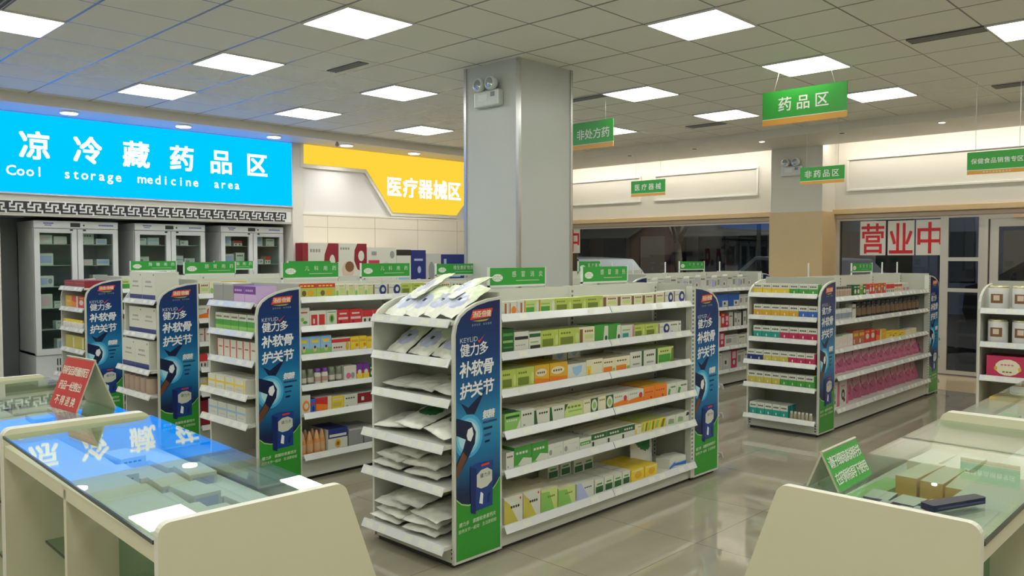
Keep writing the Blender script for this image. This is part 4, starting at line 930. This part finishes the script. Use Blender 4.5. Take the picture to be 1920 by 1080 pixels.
shelf_row([('navyw',3.356,3.528,.155,1,.12),('greyb',3.535,3.67,.135,1,.12),('greyb',3.68,3.79,.13,1,.12)], 5.12, Z1(.20), 'bottom shelf'+w2)
def lathe_obj(name, prof_parts, label, cat, loc, group, root=None):
    """prof_parts: (part name or None for the body, profile, material)"""
    t = thing(name, label, cat, loc, 0, group)
    for pn, prof, m_ in prof_parts: MB().lathe(prof, m_, n=14).build(pn, t)
    return t
def clone(t, loc, label):
    c = copy_tree(t); c.location = loc; c['label'] = label; return c
pb = None
for k, (x, y) in enumerate(((3.155,5.15),(3.215,5.15),(3.275,5.15),(3.325,5.16),(3.16,5.215),(3.22,5.215),(3.28,5.215))):
    lb = f'orange bottle with a tapered cap, {ORD[k if k < 4 else k-4]} from left, '+('front' if k < 4 else 'back')+' row of bottom shelf'
    if pb is None: pb = lathe_obj('medicine_bottle', (('body', [(.026,0),(.027,.005),(.027,.085),(.02,.105)], mat('orange_plastic', (.62,.28,.10), .3)), ('cap', [(.019,.105),(.018,.12),(.008,.16),(.004,.165)], mat('orange_cap', (.68,.38,.18), .35)), ('label', [(.0275,.02),(.0275,.075)], mat('amber_label', (.60,.38,.20), .4))), lb, 'bottle', (x, y, Z1(.20)), 'orange bottles on the second island')
    else: clone(pb, (x, y, Z1(.20)), lb)
pb = None
for k in range(6):
    x = 3.165+.0605*k; dk_ = k in (2, 3)
    lb = f'{"purple-capped" if dk_ else "dark green"} bottle, {ORD[k]} from left, fourth shelf of second island'
    body = mat('bottle_white', (.66,.64,.60), .35) if dk_ else mat('bottle_green', (.16,.19,.13), .35); cap = P('pu') if dk_ else mat('cap_green', (.20,.23,.18), .4)
    lathe_obj('medicine_bottle', (('body', [(.026,0),(.027,.006),(.027,.075),(.021,.09)], body), ('cap', [(.022,.09),(.022,.115),(.018,.118)], cap), ('label', [(.0276,.025),(.0276,.06)], mat('bottle_label', (.55,.52,.48), .4) if not dk_ else mat('bottle_label2', (.5,.35,.3), .4))), lb, 'bottle', (x, 5.15, Z1(.70)), 'bottles on the fourth shelf of second island')
# second island, end rack (faces -X, left is larger Y)
def wrow(names, y0, y1, h, z, where, fx=2.80, d=.10, **k):
    n = len(names); s_ = (y0-y1)/n
    shelf_row([(nm, y0-s_*i, y0-s_*(i+1), h if not isinstance(h, list) else h[i]) for i, nm in enumerate(names)], fx, z, where, 'W', d, **k)
e2 = ' of second end rack'
wrow(['greyc','greyc','purp','purp'], 5.77, 5.14, [.135,.135,.12,.12], 1.298, 'top shelf'+e2, d=.16)
wrow(['gnwt']*5, 5.74, 5.15, .125, 1.093, 'second shelf'+e2)
wrow(['redstr']*6, 5.72, 5.14, .135, .893, 'third shelf'+e2)
wrow(['wyel']*4, 5.76, 5.20, .10, .668, 'fourth shelf'+e2, fx=2.745, back=1)
wrow(['wblu']*4, 5.76, 5.20, .11, .468, 'fifth shelf'+e2, fx=2.745, back=1)
e3 = ' of third end rack'
wrow(['bigw','bigw'], 7.34, 6.80, .24, 1.258, 'top shelf'+e3, d=.2)
wrow(['bigw','bigw'], 7.36, 6.80, .225, .973, 'second shelf'+e3, d=.2)
wrow(['bigw','bigw'], 7.38, 6.82, .24, .683, 'third shelf'+e3, fx=2.745, d=.2)
jb = None
for k in range(5):
    lb = f'beige canister with a dark rim, {ORD[k]} from left, on the third end rack'
    loc = (2.80, 7.34-.115*k, .478)
    if jb is None: jb = lathe_obj('canister', (('body', [(.05,0),(.053,.004),(.053,.13)], mat('canister_beige', (.52,.40,.32), .4)), ('lid', [(.054,.13),(.054,.145),(.05,.148)], mat('canister_lid', (.14,.11,.09), .35))), lb, 'canister', loc, 'beige canisters')
    else: clone(jb, loc, lb)
e4 = ' of fourth end rack'
wrow(['dredf','dredf'], 9.03, 8.45, .07, 1.323, 'top shelf'+e4, d=.2)
wrow(['orgy','orrd','redt'], 9.0, 8.46, .12, 1.118, 'second shelf'+e4, d=.14)
pb = None
for k in range(8):
    lb = f'small white bottle with a yellow cap, {ORD[k]} from left, on the fourth end rack'; loc = (2.80, 9.0-.068*k, .918)
    if pb is None: pb = lathe_obj('medicine_bottle', (('body', [(.028,0),(.03,.004),(.03,.05),(.022,.062)], mat('bottle_white', (.66,.64,.60), .35)), ('cap', [(.022,.062),(.022,.085),(.02,.087)], P('yl'))), lb, 'bottle', loc, 'yellow-capped bottles')
    else: clone(pb, loc, lb)
wrow(['olv','olv'], 9.02, 8.50, .13, .708, 'fourth shelf'+e4, d=.18)
# narrow views between the islands: third and fourth runs
w3 = ' of third island'
shelf_row(chain([3.14,3.25,3.36,3.48,3.6], ['brbar','crimg','yelb','yelb'], .11), 6.77, Z1(1.31), 'top shelf'+w3)
shelf_row(chain([3.14,3.27,3.38,3.5], ['worg','orgy','plainw'], .12), 6.77, Z1(1.10), 'second shelf'+w3)
shelf_row(chain([3.14,3.20,3.26,3.38,3.5], ['redstr','redstr','plainw','plainw'], .12), 6.77, Z1(.90), 'third shelf'+w3)
shelf_row(chain([3.14,3.21,3.28,3.36,3.46], ['redw','crdg','crdg','wyel'], .12), 6.74, Z1(.68), 'fourth shelf'+w3)
shelf_row(chain([3.14,3.21,3.28,3.36,3.46], ['wyel','dgb','wyel','dgb'], .13), 6.74, Z1(.47), 'fifth shelf'+w3)
shelf_row([('maroon',3.14,3.42,.22,0,.2)], 6.74, Z1(.18), 'bottom shelf'+w3)
w4 = ' of fourth island'
shelf_row(chain([3.14,3.24,3.34,3.45], ['gnlow','olblk','crimg'], .10), 8.44, Z1(1.31), 'top shelf'+w4)
shelf_row(chain([3.14,3.24,3.34], ['dgb','greyb'], .12), 8.44, Z1(1.10), 'second shelf'+w4)
shelf_row(chain([3.14,3.24,3.34], ['crdg','plainw'], .12), 8.44, Z1(.90), 'third shelf'+w4)

# right island, end rack
eg = ' of right end rack'
wrow(['t_y']*4+['t_g']*3, 3.68, 3.06, .095, 1.278, 'top shelf'+eg, fx=7.125, d=.08)
wrow(['t_o']*5+['t_b']*2, 3.68, 3.06, .11, 1.068, 'second shelf'+eg, fx=7.125, d=.08)
wrow(['t_t']*3+['t_c']*4, 3.68, 3.06, .115, .863, 'third shelf'+eg, fx=7.125, d=.08)
wrow(['t_n']*2+['t_l']*3+['t_c']*3, 3.71, 3.06, .10, .653, 'fourth shelf'+eg, fx=7.065, d=.08)
wrow(['t_l']*4+['t_g']*4, 3.70, 3.06, .115, .438, 'fifth shelf'+eg, fx=7.065, d=.08)
wrow(['t_t']*5, 3.68, 3.30, .115, .143, 'bottom shelf'+eg, fx=7.065, d=.08, back=1)
pb = None
for k in range(6):
    lb = f'small grey-capped bottle, {ORD[k]} from left, bottom shelf of right end rack'; loc = (7.09, 3.275-.036*k, .143)
    if pb is None: pb = lathe_obj('medicine_bottle', (('body', [(.016,0),(.0165,.003),(.0165,.045),(.012,.052)], mat('bottle_tan', (.40,.35,.25), .3)), ('cap', [(.013,.052),(.013,.068),(.011,.07)], mat('cap_silver', (.55,.54,.5), .3))), lb, 'bottle', loc, 'small bottles on the right end rack')
    else: clone(pb, loc, lb)
# right island, long side
wg = ' of right island'
def jars(x0, x1, n, y, z, h, r, kind, where, group):
    q = None; cols = {'dark': (mat('jar_black', (.03,.028,.025), .2), mat('jar_cap_black', (.02,.02,.02), .3), mat('jar_label', (.20,.12,.07), .4)),
        'white': (mat('bottle_white', (.66,.64,.60), .35), mat('cap_white', (.72,.72,.70), .3), mat('jar_bluelabel', (.30,.33,.40), .4)),
        'mix': (mat('jar_greygreen', (.40,.40,.34), .35), mat('jar_cap_dark', (.10,.07,.05), .3), mat('jar_redlabel', (.45,.30,.24), .4))}[kind]
    for k in range(n):
        loc = (x0+(x1-x0)*(k+.5)/n, y, z); lb = f'{dict(dark="black jar with a brown label", white="white bottle", mix="small jar with a dark lid")[kind]}, {ORD[k]} from end rack, {where}'
        if q is None: q = lathe_obj('jar', (('body', [(r*.94,0),(r,.004),(r,h*.74),(r*.9,h*.78)], cols[0]), ('lid', [(r*.96,h*.78),(r*.96,h*.98),(r*.9,h)], cols[1]), ('label', [(r*1.015,h*.15),(r*1.015,h*.62)], cols[2])), lb, 'jar', loc, group)
        else: clone(q, loc, lb)
jars(7.47, 8.0, 9, 3.12, Z1(1.25), .10, .026, 'mix', 'top shelf'+wg, 'small jars on the top shelf')
shelf_row(chain([8.02,8.1,8.18,8.26,8.34,8.42,8.5,8.58,8.66,8.74,8.82,8.89], ['dgb','dgb','gnlow','dgb','redw','redt','redt','rd2','redt','rd2','redt'], .11), 3.09, Z1(1.25), 'top shelf past small jars'+wg)
shelf_row(chain([8.90,9.02,9.14,9.26,9.38,9.50,9.61], ['redw','redw','wband','wband','pinkw','pinkw'], .095), 3.09, Z1(1.25), 'top shelf beyond red packs'+wg)
jars(7.48, 8.01, 8, 3.12, Z1(1.03), .11, .030, 'white', 'second shelf'+wg, 'white bottles on the second shelf')
shelf_row([('plainw',8.02,8.11,.14)], 3.10, Z1(1.03), 'beside the black jars'+wg)
jars(8.13, 10.0, 14, 3.13, Z1(1.03), .155, .041, 'dark', 'second shelf'+wg, 'black jars on the second shelf')
shelf_row(chain([7.47,7.62,7.765,7.88,8.02,8.17,8.32,8.47,8.616], ['whpk','whpk','whpk','whpk','rd2','rd2','redt','redt'], [.11,.11,.12,.12,.14,.14,.13,.13]), 3.09, Z1(.767), 'third shelf'+wg)
shelf_row(chain([8.63,8.78,8.914,9.1,9.3,9.5,9.7,9.88], ['orrd','orgy','yelb','ylow','ylow','wyel','wyel'], [.11,.11,.08,.07,.06,.06,.06]), 3.09, Z1(.767), 'third shelf past the red boxes'+wg)
def lk_pink(u, v):
    d = ((u-.60)/.24)**2+((v-.52)/.30)**2
    if .62 < d < 1 and u < .72: return film('maroon', (.25,.03,.09))
    return film('pink', (.50,.12,.24), .4) if v < .42+.35*(u-.5) else film('lightpink', (.62,.34,.42), .4)
PKM = [pouch_mesh('sanitary_pack', .235, .245, .034, lk_pink, s_, (14, 16)) for s_ in (11, 12)]
PKB = [pouch_mesh('sanitary_pack', .235, .275, .036, lk_pink, s_, (14, 16)) for s_ in (13, 14)]
for k in range(13):
    o = link('sanitary_pack', PKM[k % 2], None, (7.58+.213*k, 3.13, Z1(.517)), 0); o.rotation_euler = (-.30, .03*(k % 3-1), -.16); tag(o, f'pink soft pack, {ORD[k]} from end rack, fourth shelf of right island', 'soft pack', 'pink packs on the fourth shelf')
for k in range(10):
    o = link('sanitary_pack', PKB[k % 2], None, (8.02+.215*k, 3.14, Z1(.215)), 0); o.rotation_euler = (-.26, .03*(k % 3-1), -.16); tag(o, f'pink soft pack, {ORD[k]} from end rack, bottom shelf of right island', 'soft pack', 'pink packs on the bottom shelf')
shelf_row([('pkcard',7.47,7.68,.24,0,.1),('pkcard',7.70,7.90,.24,0,.1)], 3.08, Z1(.215), 'bottom shelf'+wg, name='sanitary_pack', cat='soft pack')

# far run behind the front island
wf = ' of far run'
shelf_row(chain([7.47+.13*k for k in range(20)], [('dev1','dev2','dev1','dev3','plainw')[k % 5] for k in range(19)], [(.17,.15,.17,.16,.18)[k % 5] for k in range(19)]), 5.16, Z1(1.234), 'top shelf'+wf)
shelf_row(chain([8.5,8.62,8.72,8.80,8.90,9.02,9.32,9.6,9.75,9.9], ['redt','redt',None,'rd2','redt','dkbl','dkbl','dev1','dev1'], [.17,.16,.1,.18,.17,.17,.17,.15,.15]), 5.16, Z1(.998), 'second shelf'+wf)
shelf_row(chain([8.4,8.55,8.7,8.82,8.92,9.02,9.14,9.24,9.34,9.44,9.55,9.66,9.8], ['crm','dev3','plainw','bkw','crm','dev3','redt','crm','plainw','bkw','dev3','bkw'], [.18,.16,.17,.19,.17,.15,.19,.17,.19,.18,.17,.19]), 5.16, Z1(.741), 'third shelf'+wf)
shelf_row(chain([8.5,8.7,8.95,9.07,9.2,9.55,9.75,9.9], ['dev1','dev1','bkw','crm','dev1','plainw','dev3'], [.12,.13,.17,.20,.14,.13,.14]), 5.14, Z1(.503), 'fourth shelf'+wf)
shelf_row(chain([8.5,8.7,8.9,9.12,9.35,9.5,9.7,9.9], ['dev1','dev2','dev1','dev3','crm','dev1','plainw'], [.21,.22,.22,.23,.25,.22,.2]), 5.13, Z1(.215), 'bottom shelf'+wf)
# rack at the right edge: tins, gift boxes
def tin(x, y, z, s_, label):
    t = thing('food_tin', label, 'tin', (x, y, z), 0, 'white tins with brown labels')
    wt = mat('tin_white', (.66,.66,.66), .3); r, h = .062*s_, .15*s_
    MB().lathe([(r*.97,0),(r,.004),(r,h),(r*.97,h+.004)], wt, n=20).build('body', t)
    MB().lathe([(r*1.02,h),(r*1.02,h+.012),(r*.95,h+.016)], mat('tin_lid', (.55,.50,.30), .25, metal=.7), n=20).build('lid', t)
    g = MB()
    for a0, a1, z0, z1, m_ in ((-.62,.62,.30,.72,P('br')), (-.3,.3,.42,.66,P('be'))):
        rr = r*(1.012 if a0 < -.5 else 1.02); n = 8
        vs_ = [(-rr*math.cos(a0+(a1-a0)*i/n), rr*math.sin(a0+(a1-a0)*i/n), h*zz) for i in range(n+1) for zz in (z0, z1)]
        g.add(vs_, [(2*i, 2*i+1, 2*i+3, 2*i+2) for i in range(n)], m_, True)
    g.build('label', t)
for k in range(4): tin(7.14, 1.64-.16*k, 1.215, 1.12, f'white tin with a brown label, {ORD[k]} from left, upper shelf of right-edge rack')
for k in range(4): tin(7.14, 1.64-.165*k, .956, 1.12, f'white tin with a brown label, {ORD[k]} from left, second shelf of right-edge rack')
wrow(['gift','gift'], 1.70, 1.12, .165, .696, 'third shelf of right-edge rack', fx=7.07, d=.2, name='gift_box')
wrow(['ylow','ylow'], 1.66, 1.14, .13, .418, 'fourth shelf of right-edge rack', fx=7.01, d=.2)

# medical device boxes along the sign wall
t = thing('display_shelf', 'white low shelf along the wall under the cream tiles', 'shelf unit', (6.15, 9.99, 0))
MB().box(0, 3.7, .235, .255, 0, 1.17, PAINT).build('back_panel', t); MB().box(0, 3.7, 0, .235, 0, .12, PAINT).build('base', t)
for x in (0, 1.22, 2.44, 3.68): MB().box(x, x+.02, 0, .235, .12, 1.15, PAINT).build('side_panel', t)
for z in (.45, .80, 1.15): MB().box(.02, 3.68, -.01, .235, z, z+.02, PAINT).build('shelf', t)
shelf_row([('maroon',6.185,6.27,.655),('medA',6.275,6.775,.655),('medB',6.78,7.28,.655),('medC',7.285,7.835,.60),('medD',7.84,8.125,.57),('medE',8.13,8.43,.565),('medF',8.435,8.755,.51),('medG',8.76,9.30,.50),('medE',9.32,9.6,.45)], 10.03, 1.17, 'on the wall shelf', d=.19, name='device_box', frm='fridges')
for k, (st, x, z, h) in enumerate((('pinkf', 6.95, .82, .27), ('dev1', 7.6, .82, .25), ('dev2', 8.3, .82, .28), ('pinkf', 8.9, .82, .3))):
    pack(st, x, 10.1, z, .4, .17, h, 0, f'{ST[st][0]}, {ORD[k]} from fridges, second level of wall shelf', 'boxes low on the wall shelf', 'device_box', jit=0)

# ------------------------------------------------------------------ medicine fridges in the niche
def fridge(x0, w, label, goods):
    FW = mat('fridge_white', (.60,.62,.63), .35); DK = mat('fridge_liner', (.34,.37,.36), .5)
    yf, z0, z1, D = 10.43, .20, 2.047, .60
    t = thing('medicine_fridge', label, 'fridge', (x0, yf, z0), 0, 'white two-door medicine fridges')
    H = z1-z0; s_ = .025
    b = MB(); b.box(0, s_, 0, D, .29, H-.085, FW); b.box(w-s_, w, 0, D, .29, H-.085, FW); b.box(0, w, D-.03, D, .29, H-.085, FW); b.box(0, w, .0, D, .29, .315, FW)
    b.box(s_, w-s_, D-.035, D-.03, .315, H-.085, DK); b.build('body', t)
    h_ = MB().box(0, w, -.045, D, H-.085, H, FW).build('header', t, bevel=.004)
    g = MB(); g.box(.42*w, .535*w, -.047, -.045, H-.067, H-.020, SHADOWGAP); g.build('display', h_)
    g = MB(); g.lathe([(.009,-.002),(.011,0)], SHADOWGAP, (.58*w, -.045, H-.045), 12, 'y'); g.build('knob', h_)
    g = MB(); nv = mat('fridge_blue_print', (.05,.06,.35), .4)
    for q in range(6): g.box(.11*w+q*.018, .11*w+q*.018+.014, -.0463, -.045, H-.036, H-.022, nv)
    for q in range(5): g.box(.125*w+q*.015, .125*w+q*.015+.010, -.0463, -.045, H-.058, H-.045, nv)
    for q in range(9): g.box(.76*w+q*.019, .76*w+q*.019+.014, -.0463, -.045, H-.050, H-.034, nv)
    g.build('print', h_)
    for k in range(2):
        a, c = (.002, w/2-.004) if k == 0 else (w/2+.004, w-.002)
        d = MB(); f_ = .058
        d.box(a, a+f_, -.045, -.002, .29, H-.09, FW); d.box(c-f_, c, -.045, -.002, .29, H-.09, FW); d.box(a+f_, c-f_, -.045, -.002, .29, .36, FW); d.box(a+f_, c-f_, -.045, -.002, H-.14, H-.09, FW)
        do = d.build('door', t)
        MB().box(a+f_-.005, c-f_+.005, -.028, -.022, .355, H-.135, FRIDGE_GLASS).build('door_pane', do)
        MB().box((c-.075) if k == 0 else (a+.06), (c-.045) if k == 0 else (a+.09), -.052, -.045, H-.112, H-.094, SHADOWGAP).build('lock', do)
    lv = [.33+.25*q for q in range(6)]
    for z in lv[1:]:
        MB().box(s_, w-s_, .03, D-.04, z-.008, z, mat('fridge_shelf', (.42,.44,.42), .4)).build('shelf', t)
    g = MB().box(0, w, -.03, D, .0, .285, FW)
    for q in range(2):
        for r_ in range(7): g.box(.22+r_*.028, .233+r_*.028, -.0312, -.03, .055+q*.105, .135+q*.105, SHADOWGAP); g.box(w-.40+r_*.028, w-.387+r_*.028, -.0312, -.03, .055+q*.105, .135+q*.105, SHADOWGAP)
    g.build('grille_panel', t)
    rr = random.Random(int(x0*100)); n = 0
    for li, z in enumerate(lv):
        for k in range(2):
            x = x0+s_+.03+k*w/2; xe = x0+w/2-.05+k*w/2-.02
            i = 0
            while x < xe-.08 and i < 4:
                ww_ = rr.uniform(.08, .17); hh_ = rr.uniform(.06, .17)
                if rr.random() < .94 and x+ww_ < xe:
                    st = rr.choice(goods); lb = f'{ST[st][0].split(" with ")[0]}, {ORD[i]} shelf {["one","two","three","four","five","six"][5-li]} from top, {"left" if k == 0 else "right"} door, {label.split(",")[1].strip()}'
                    pack(st, x+ww_/2, yf+.10, z0+z+.0005, ww_, .12, hh_, 0, lb, 'boxes inside the fridges', 'refrigerated_box', jit=.05); i += 1
                x += ww_+rr.uniform(.01, .06)
fridge(2.91, .925, 'white two-door medicine fridge, leftmost fridge', ['plainw','dev2','whpk','plainw','pinkf','flat1','wblu'])
fridge(4.035, .905, 'white two-door medicine fridge, middle fridge', ['plainw','plainw','redw','wblu','dev1'])
fridge(5.16, .935, 'white two-door medicine fridge, right fridge', ['plainw','dev2','flat1','plainw','redw'])

# ------------------------------------------------------------------ glass counters
def counter(loc, rz, flip, label, L=1.47, W=.515, tilt=(0, 0), contents=()):
    """local x: staff side (0) to customer side (W); local y: length. flip mirrors x."""
    t = thing('glass_counter', label, 'counter', loc, rz, 'cream glass display counters')
    fx = (lambda x: W-x) if flip else (lambda x: x)
    ET, TP = .025, 1.0; EDG = mat('edge_band', (.72,.71,.62), .4)
    prof = [(0,0)]+[(.03-.03*math.cos(a), TP-.03+.03*math.sin(a)) for a in [PI/2*k/5 for k in range(6)]]
    prof += [(W-.035+.035*math.sin(a+.0), TP-.035+.035*math.cos(a)) for a in [PI/2*k/5*.82 for k in range(6)]]
    prof += [(W+.165, .50), (W+.165, 0)]
    pm = [(fx(a), c) for a, c in prof]
    for y in (0, L-ET):
        p = [(a, c) for a, c in pm]
        ar = sum(p[i][0]*p[(i+1) % len(p)][1]-p[(i+1) % len(p)][0]*p[i][1] for i in range(len(p)))
        if ar < 0: p = p[::-1]
        n = len(p); g = MB()
        v0 = [(a, y, c) for a, c in p]; v1 = [(a, y+ET, c) for a, c in p]
        g.add(v0, [tuple(range(n))], CREAM); g.add(v1, [tuple(range(n))[::-1]], CREAM)
        g.add(v0+v1, [(i, n+i, n+(i+1) % n, (i+1) % n) for i in range(n)], EDG)
        g.build('end_panel', t)
    y0, y1 = ET, L-ET
    def bx(nm, a, c, ya, yb, z0, z1, m_, par=t): return MB().box(fx(a), fx(c), ya, yb, z0, z1, m_).build(nm, par)
    bx('top_rail', .004, .035, y0, y1, .90, .942, CREAM); bx('top_board', .006, .175, y0, y1, .930, .9415, mat('counter_board', (.62,.62,.54), .4))
    bx('deck', .165, W+.02, y0, y1, .835, .85, mat('counter_board', (.62,.62,.54), .4))
    gt = MB().box(fx(.004), fx(W+.005), y0+.002, y1-.002, -.004, .004, COUNTER_GLASS); o = gt.build('glass_top', t, (0, 0, .952)); o.rotation_euler = (tilt[0], tilt[1], 0)
    e = MB().box(fx(-.002), fx(.0035), y0+.002, y1-.002, -.006, .0045, EDGE).build('dark_edge', o)
    g = MB(); a, c = W+.004, W+.155
    g.poly([(fx(a), y0, .945), (fx(c), y0, .50), (fx(c), y1, .50), (fx(a), y1, .945)], SHELF_GLASS); g.poly([(fx(a-.006), y0, .945), (fx(c-.006), y0, .50), (fx(c-.006), y1, .50), (fx(a-.006), y1, .945)], SHELF_GLASS)
    g.build('front_glass', t)
    bx('front_board', W+.14, W+.16, y0, y1, 0, .50, CREAM)
    bx('divider', .004, .15, L/2-.012, L/2+.012, .06, .93, CREAM); bx('bottom_shelf', .01, W+.13, y0, y1, .05, .07, CREAM)
    for z in (.56, .32):
        for ya, yb in ((y0, L/2-.013), (L/2+.013, y1)):
            s_ = bx('glass_shelf', .13, W+.04, ya+.002, yb-.002, z, z+.008, SHELF_GLASS)
            bx('shelf_edge', .127, .13, ya+.002, yb-.002, z, z+.008, EDGE, s_)
    for ya, yb in ((y0, L/2-.013), (L/2+.013, y1)):
        s_ = bx('glass_shelf', .128, W-.02, ya+.002, yb-.002, .785, .793, SHELF_GLASS); bx('shelf_edge', .125, .128, ya+.002, yb-.002, .785, .793, EDGE, s_)
    return t
RZL = math.radians(-1.9)
t1 = counter((.772, 1.885, 0), RZL, False, 'cream glass counter before the one holding the red tent card', tilt=(.016, -.010))
t2 = counter((.772+1.472*math.sin(-RZL), 1.885+1.472, 0), RZL, False, 'cream glass counter on which the red tent card stands', tilt=(.016, -.010))
t3 = counter((2.09, 1.01, 0), -PI/2, True, 'cream glass counter on which the green tent card stands', W=.505, tilt=(.008, .004))
t4 = counter((3.565, 1.01, 0), -PI/2, True, 'cream glass counter beyond the one with the green tent card', W=.505, tilt=(.008, .004))
def inside(t, flip, W, items, who):
    for k, (st, x, y, ww_, d, h, rz, lb) in enumerate(items):
        lx = W-x if flip else x
        p = Matrix.Translation(t.location) @ Matrix.Rotation(t.rotation_euler.z, 4, 'Z') @ Vector((lx, y, .8505))
        o = link('display_box', box_mesh(st, ww_, d, h), None, p, t.rotation_euler.z+rz); tag(o, lb+' '+who, 'box', 'boxes displayed '+who)
itl = []
for i in range(3):
    for j in range(6):
        st = ('flat1','plainw','flat1','flat4','flat1','dev2','flat2')[(i*5+j*2) % 7]
        itl.append((st, .225+.098*i, .13+.205*j+.025*i, .088, .165, .028+.014*((i+2*j) % 3), .06*((i*j) % 3-1), f'{ST[st][0].split(" with ")[0]}, {ORD[j]} along {ORD[i]} row,'))
inside(t1, False, .515, itl, 'under the front left counter glass')
inside(t2, False, .515, [(q[0], q[1], q[2]+.03, q[3], q[4], q[5], q[6], q[7]) for q in itl[1::2]], 'under the glass by the red card')
itr = []
for j, (st, x, y, ww_, d, h) in enumerate((('flat3',.355,.73,.064,.25,.075),('flat3',.287,.73,.066,.25,.072),('flat3',.205,.71,.088,.24,.07),('flat2',.40,1.0,.09,.22,.06),('flat2',.30,1.0,.09,.22,.06),('flat2',.21,1.0,.08,.22,.05),('flat5',.45,.62,.07,.30,.02),
        ('plainw',.40,.30,.065,.09,.055),('plainw',.33,.30,.06,.09,.055),('plainw',.265,.31,.06,.09,.055),('plainw',.205,.31,.05,.09,.05),('flat4',.38,.44,.07,.10,.05),('flat4',.30,.44,.07,.10,.05),('flat4',.225,.45,.06,.10,.05),('orrd',.342,.375,.03,.04,.05),('orrd',.25,.38,.03,.04,.05),('flat4',.42,.17,.07,.10,.05),('flat4',.33,.17,.07,.10,.05),('flat4',.24,.18,.07,.10,.05))):
    itr.append((st, x, y, ww_, d, h, .05*(j % 3-1), f'{ST[st][0].split(" with ")[0]}, {ORD[j]} of the goods'))
inside(t3, True, .505, itr, 'under the glass by the green card')
inside(t4, True, .505, [(q[0], q[1], q[2]+.1, q[3], q[4], q[5], q[6], q[7]) for q in itr[3:12]], 'under the farther counter glass')
# goods on the open staff-side shelves
for k, (st, x, y, z, ww_, d, h, lb) in enumerate((('plainw', 1.05, 2.20, .5685, .10, .06, .16, 'white box standing on a glass shelf inside the left counter'), ('lgy_' if 0 else 'dev3', 1.10, 2.45, .5685, .12, .10, .10, 'grey box on the glass shelf inside the left counter'),
        ('plainw', 1.0, 2.05, .3285, .16, .12, .09, 'white box on the lower glass shelf inside the left counter'))):
    pack(st, x, y, z, ww_, d, h, .3, lb, 'boxes on shelves inside the left counter', 'stored_box')
for k, (st, x, y, z, ww_, d, h, lb) in enumerate((('plainw', 2.28, .72, .5685, .16, .14, .12, 'white box on the glass shelf inside the right counter'), ('bkw', 2.62, .72, .7935, .12, .10, .025, 'dark flat box on the upper shelf inside the right counter'), ('dkgrn', 2.62, .72, .5685, .14, .12, .06, 'dark green box on the glass shelf inside the right counter'))):
    pack(st, x, y, z, ww_, d, h, -.2, lb, 'boxes on shelves inside the right counter', 'stored_box')
# clear plastic tray on the left counter
def tent(name, base, ridge, z0, ht, face, lines, label, inkm, size, pitch, ux, backm):
    """A-shaped card: base = two bottom edges (front, back), each (p, q) in xy; ridge = (p, q)"""
    t = thing(name, label, 'sign', (0, 0, 0))
    (f0, f1), (b0, b1), (r0, r1) = base[0], base[1], ridge
    V = lambda p, z: Vector((p[0], p[1], z))
    for nm, e0, e1, m_ in (('front_leaf', f0, f1, face), ('back_leaf', b0, b1, backm)):
        a, b_, c, d = V(e0, z0), V(e1, z0), V(r1, z0+ht), V(r0, z0+ht)
        n = (b_-a).cross(d-a).normalized()
        mid = (V(f0, 0)+V(b0, 0))/2
        if n.dot(a-mid) < 0: n = -n
        th = n*.006; g = MB()
        vs_ = [a, b_, c, d, a-th, b_-th, c-th, d-th]
        o_ = (b_-a).cross(c-a).dot(n) > 0
        g.add(vs_, [(0,1,2,3) if o_ else (3,2,1,0)], m_); g.add(vs_, [(7,6,5,4) if o_ else (4,5,6,7)], backm)
        g.add(vs_, [(0,4,5,1),(1,5,6,2),(2,6,7,3),(3,7,4,0)], backm)
        lo = g.build(nm, t)
        if nm == 'front_leaf':
            l = MB(); U = (b_-a).normalized(); UP = (d-a).normalized(); H = (d-a).length; m0 = (a+b_)/2
            for i, (st, v) in enumerate(lines):
                l.text(st, m0+UP*(H*v)+n*.0016, U, UP, size[i] if isinstance(size, list) else size, inkm, pitch=pitch[i] if isinstance(pitch, list) else pitch, off=.012)
            l.build('lettering', lo)
    return t
REDC = mat('red_card', (.50,.02,.025), .35); CARDB = mat('card_back', (.46,.44,.34), .5)
tent('tent_card', (((1.160,3.985),(1.185,3.715)),((1.328,3.985),(1.353,3.715))), ((1.243,3.985),(1.268,3.715)), .958, .222, REDC, (('除药品质量原因', .66), ('药品一经售出', .38), ('不得退换', .10)), 'red tent card with white characters on the left counter', mat('card_ink', (.80,.74,.64), .45), [.042,.042,.044], [.035,.036,.052], 0, CARDB)
tent('tent_card', (((2.275,.907),(2.535,.913)),((2.275,1.005),(2.535,1.011))), ((2.275,.961),(2.535,.967)), .957, .108, GREEN, (('请仔细阅读说明书', .56), ('在药师指导下使用', .16)), 'green tent card with white characters on the right counter', INK, .036, .030, 0, CARDB)
t = thing('glasses_case', 'dark navy elongated case lying on the right counter', 'case', (2.355, .635, .9585), -.42)
g = MB(); g.prism([(-.10,-.018),(-.095,-.022),(.095,-.018),(.10,-.014),(.10,.014),(.095,.018),(-.095,.022),(-.10,.018)], 'z', 0, .017, mat('case_navy', (.012,.014,.05), .25), True); g.build('case', t, bevel=.006)
MB().box(-.085, .085, -.0225, -.0195, .006, .010, mat('case_seam', (.05,.06,.16), .2)).build('seam', t)
